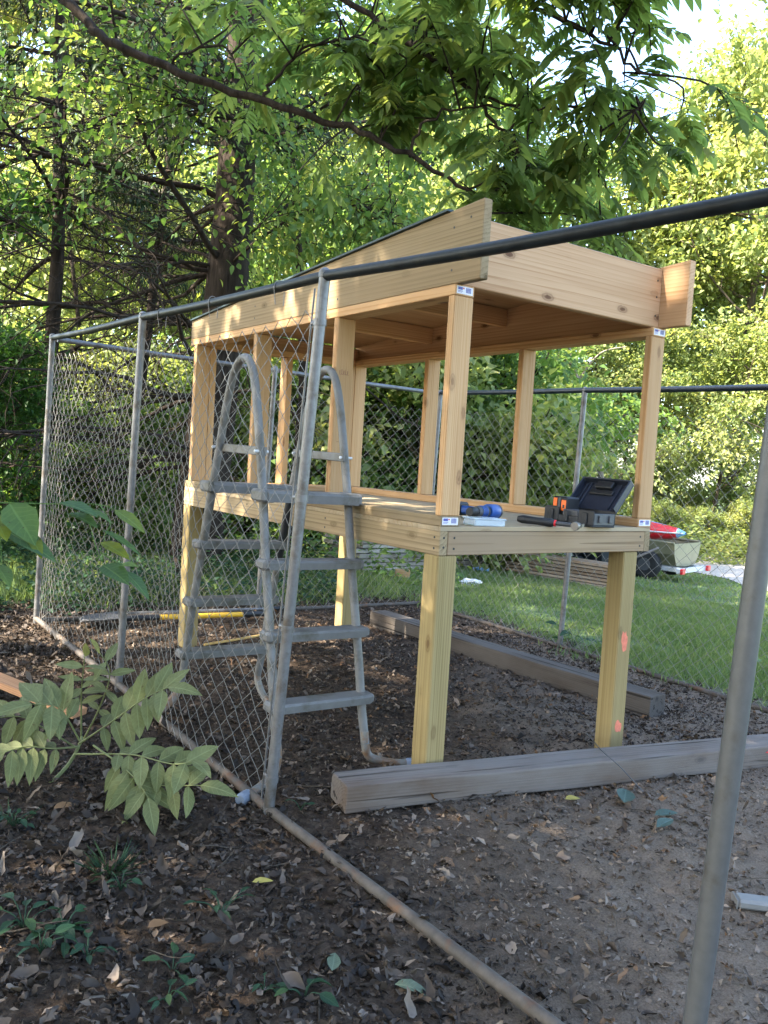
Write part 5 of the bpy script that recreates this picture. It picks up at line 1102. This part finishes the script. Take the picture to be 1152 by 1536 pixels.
blades(60000, -3.5, 2.6, 3.2, 8.0, 0.05, 0.16, 0.006, lambda a, b_: 0.9+0*a, 'rough_grass', 'rough uncut grass behind the back fence')
# leafy ground cover in the shade behind the pen and on the bank
def cover(n, f, name, label, L, hmax, mat):
    X, Y = f(n); k = len(X); h = rg.uniform(0, 1, k)**1.6*hmax*(0.3+1.2*fbm(X*1.2, Y*1.2, 3, 61)); lv = Leaves(); az = rg.uniform(0, 6.28, k); sz = L*rg.uniform(0.5, 1.3, k)
    lv.oval(np.stack([X, Y, gh(X, Y)+h], 1), np.stack([np.cos(az), np.sin(az), rg.normal(0, 0.3, k)], 1), np.stack([rg.normal(0, 0.4, k), rg.normal(0, 0.4, k), np.ones(k)], 1), sz, sz*0.6, np.clip(rg.normal(0.4, 0.25, k), 0, 1)); tag(link(name, lv.mesh(name), mat), label, 'ground cover', None, 'stuff')
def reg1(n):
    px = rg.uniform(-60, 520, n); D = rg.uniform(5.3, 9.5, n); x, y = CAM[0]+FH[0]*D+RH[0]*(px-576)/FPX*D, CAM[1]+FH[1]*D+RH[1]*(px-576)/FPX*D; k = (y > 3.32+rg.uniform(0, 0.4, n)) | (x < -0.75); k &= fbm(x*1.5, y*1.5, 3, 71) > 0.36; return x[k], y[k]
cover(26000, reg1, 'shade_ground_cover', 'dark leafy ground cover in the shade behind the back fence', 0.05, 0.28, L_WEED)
def reg2(n):
    px = rg.uniform(-50, 700, n); D = rg.uniform(8, 17, n); x, y = CAM[0]+FH[0]*D+RH[0]*(px-576)/FPX*D, CAM[1]+FH[1]*D+RH[1]*(px-576)/FPX*D; k = fbm(x*0.8, y*0.8, 3, 73) > 0.40; return x[k], y[k]
cover(20000, reg2, 'woodland_undergrowth', 'low tangled undergrowth under the back woods', 0.085, 0.75, L_MID)
def reg3(n):
    px = rg.uniform(840, 1260, n); D = rg.uniform(17.5, 24, n); return CAM[0]+FH[0]*D+RH[0]*(px-576)/FPX*D, CAM[1]+FH[1]*D+RH[1]*(px-576)/FPX*D
cover(11000, reg3, 'bank_ground_cover', 'sunlit low growth on the bank behind the driveway', 0.12, 0.9, L_SUN)
# weeds one can pick out
def weed(px, py, n_, L, h, label, group, mat=None, tint=0.4, spread=1.0):
    P = gnd(px, py); z = float(gh(P[0], P[1])); w = thing('weed_plant', label, 'weed', (P[0], P[1], z), 0, group); tb = Tubes()
    for k in range(n_):
        a = k*2.4+rg.uniform(-0.4, 0.4); rr = rg.uniform(0.2, 1.0)*spread*h; e = np.array([math.cos(a)*rr, math.sin(a)*rr, h*rg.uniform(0.25, 1.0)]); tb.add(np.array([list(v) for v in catmull([(0, 0, 0), Vector(e*0.5)+Vector((0, 0, h*0.2)), Vector(e)], 3)]), [0.0016]*7, 4)
        lv = Leaves(); d = np.array([math.cos(a), math.sin(a), rg.uniform(-0.3, 0.3)]); ll = L*rg.uniform(0.7, 1.2); lv.oval(e[None], d[None], np.array([[rg.normal(0, 0.3), rg.normal(0, 0.3), 1]]), ll, ll*0.5, float(np.clip(tint+rg.normal(0, 0.2), 0, 1)), curl=[0.2]); link('leaf', lv.mesh('leaf', True), mat or L_WEED, w)
    link('stem', tb.mesh('stem'), mat or L_WEED, w)
WL = ('small dark green weed seedling growing in the leaf litter', 'weed seedlings in the leaf litter')
for px, py, n_, L, h in ((330, 1388, 8, 0.04, 0.07), (258, 1476, 4, 0.055, 0.05), (35, 1408, 9, 0.05, 0.06), (95, 1420, 8, 0.045, 0.06), (60, 1450, 7, 0.045, 0.05), (130, 1450, 6, 0.04, 0.05), (455, 1505, 6, 0.045, 0.05), (395, 1500, 5, 0.03, 0.03), (250, 1520, 6, 0.035, 0.04), (545, 1190, 3, 0.02, 0.06), (180, 1345, 7, 0.03, 0.04), (20, 1250, 8, 0.035, 0.06), (450, 1228, 3, 0.02, 0.05)): weed(px, py, n_, L, h, *WL)
weed(860, 972, 12, 0.085, 0.16, 'broad-leaved weed at the foot of the lawn side fence post', None, L_WEED, 0.4)
weed(1135, 1010, 10, 0.08, 0.2, 'leafy weed on the lawn edge beside the bottom rail', None, L_VINE, 0.4)
for px, py, nn in ((165, 1315, 70), (10, 1240, 22)):
    P = gnd(px, py); t = thing('grass_tuft', {165: 'fine dark grass tuft growing in the leaf litter', 560: 'sparse grass sprout beside the bottom fence pipe', 10: 'pale grass tuft at the edge of the leafy branch'}[px], 'grass tuft', (P[0], P[1], float(gh(P[0], P[1])))); lv = Leaves()
    az = rg.uniform(0, 6.28, nn); rr = rg.uniform(0, 0.05, nn); lv.quad(np.stack([np.cos(az)*rr, np.sin(az)*rr, np.zeros(nn)], 1), np.stack([np.cos(az)*0.9, np.sin(az)*0.9, rg.uniform(0.3, 1.2, nn)], 1), np.stack([np.sin(az), -np.cos(az), 0*az+0.3], 1), rg.uniform(0.04, 0.10, nn), 0.0035, rg.uniform(0, 0.5, nn), fold=0.1); link('blades', lv.mesh('blades'), L_WEED, t)
M_FLG = leaf_mat('fallen_green', [(0, (0.03, 0.06, 0.045)), (0.5, (0.042, 0.078, 0.062)), (1, (0.06, 0.10, 0.07))], 0.15, veins=0.5); M_FLY = flat_mat('fallen_yellow', (0.28, 0.23, 0.05), 0.6, amt=0.2); M_FLP = leaf_mat('fallen_pale', [(0, (0.08, 0.105, 0.065)), (0.5, (0.105, 0.135, 0.085)), (1, (0.14, 0.17, 0.10))], 0.15, veins=0.4); M_FLO = flat_mat('fallen_orange', (0.16, 0.085, 0.035), 0.6, amt=0.2)
def fallen(px, py, L, az, mat, label, w=0.5, curl=0.1):
    P = gnd(px, py, 0.03); z = float(gh(P[0], P[1])); P = gnd(px, py, z+0.02); lv = Leaves(); lv.oval(np.zeros((1, 3)), np.array([[math.cos(az), math.sin(az), 0.12]]), np.array([[0.1, -0.15, 1]]), L, L*w, 0.5, fold=0.15, curl=[curl]); o = link('fallen_leaf', lv.mesh('fallen_leaf', True), mat); o.location = (P[0], P[1], z+0.018); tag(o, label, 'leaf')
fallen(936, 1203, 0.13, 0.6, M_FLG, 'large blue-green fallen leaf just in front of the grey timber', 0.55); fallen(982, 1222, 0.10, -0.3, M_FLG, 'blue-green fallen leaf beside the larger one near the timber', 0.45); fallen(985, 1240, 0.11, 0.1, M_FLG, 'narrow blue-green fallen leaf farthest out from the timber', 0.4)
fallen(848, 1198, 0.06, -0.4, M_FLY, 'small yellow fallen leaf against the front of the timber', 0.6); fallen(378, 1322, 0.06, -0.4, M_FLY, 'yellow fallen leaf in dark litter left of the bottom pipe', 0.45); fallen(498, 1455, 0.07, 0.9, M_FLP, 'pale green fallen leaf lying in the near leaf litter', 0.5); fallen(592, 1475, 0.09, -0.7, M_FLP, 'curled pale green leaf beside the bottom pipe', 0.45, 0.4)
fallen(80, 1212, 0.09, 0.2, M_FLO, 'orange-brown curled leaf below the cut leafy branch', 0.4, 0.3); fallen(222, 1390, 0.06, 0.2, M_FLO, 'small orange leaf lying among the green seedlings', 0.5, 0.3)
st = thing('forked_stick', 'pale forked stick lying in the near leaf litter', 'stick', tuple(gnd(150, 1497))); tb = Tubes(); s0 = np.array(gnd(150, 1497))
for pl, r in (([(125, 1499), (150, 1497), (202, 1494)], 0.006), ([(160, 1496), (150, 1515), (145, 1545)], 0.0045)): tb.add(np.array([gnd(x, y, 0.022) for x, y in pl])-s0, r, 6)
link('wood', tb.mesh('wood'), M_BARKL, st)
stg = MB().tube(catmull([gnd(880, 1100, 0.03), gnd(905, 1128, 0.155), gnd(930, 1150, 0.14), gnd(965, 1188, 0.06)], 5), 0.0022, 5).build('string_line', M_DGREY); tag(stg, 'thin dark string stretched over the grey timber', 'string')
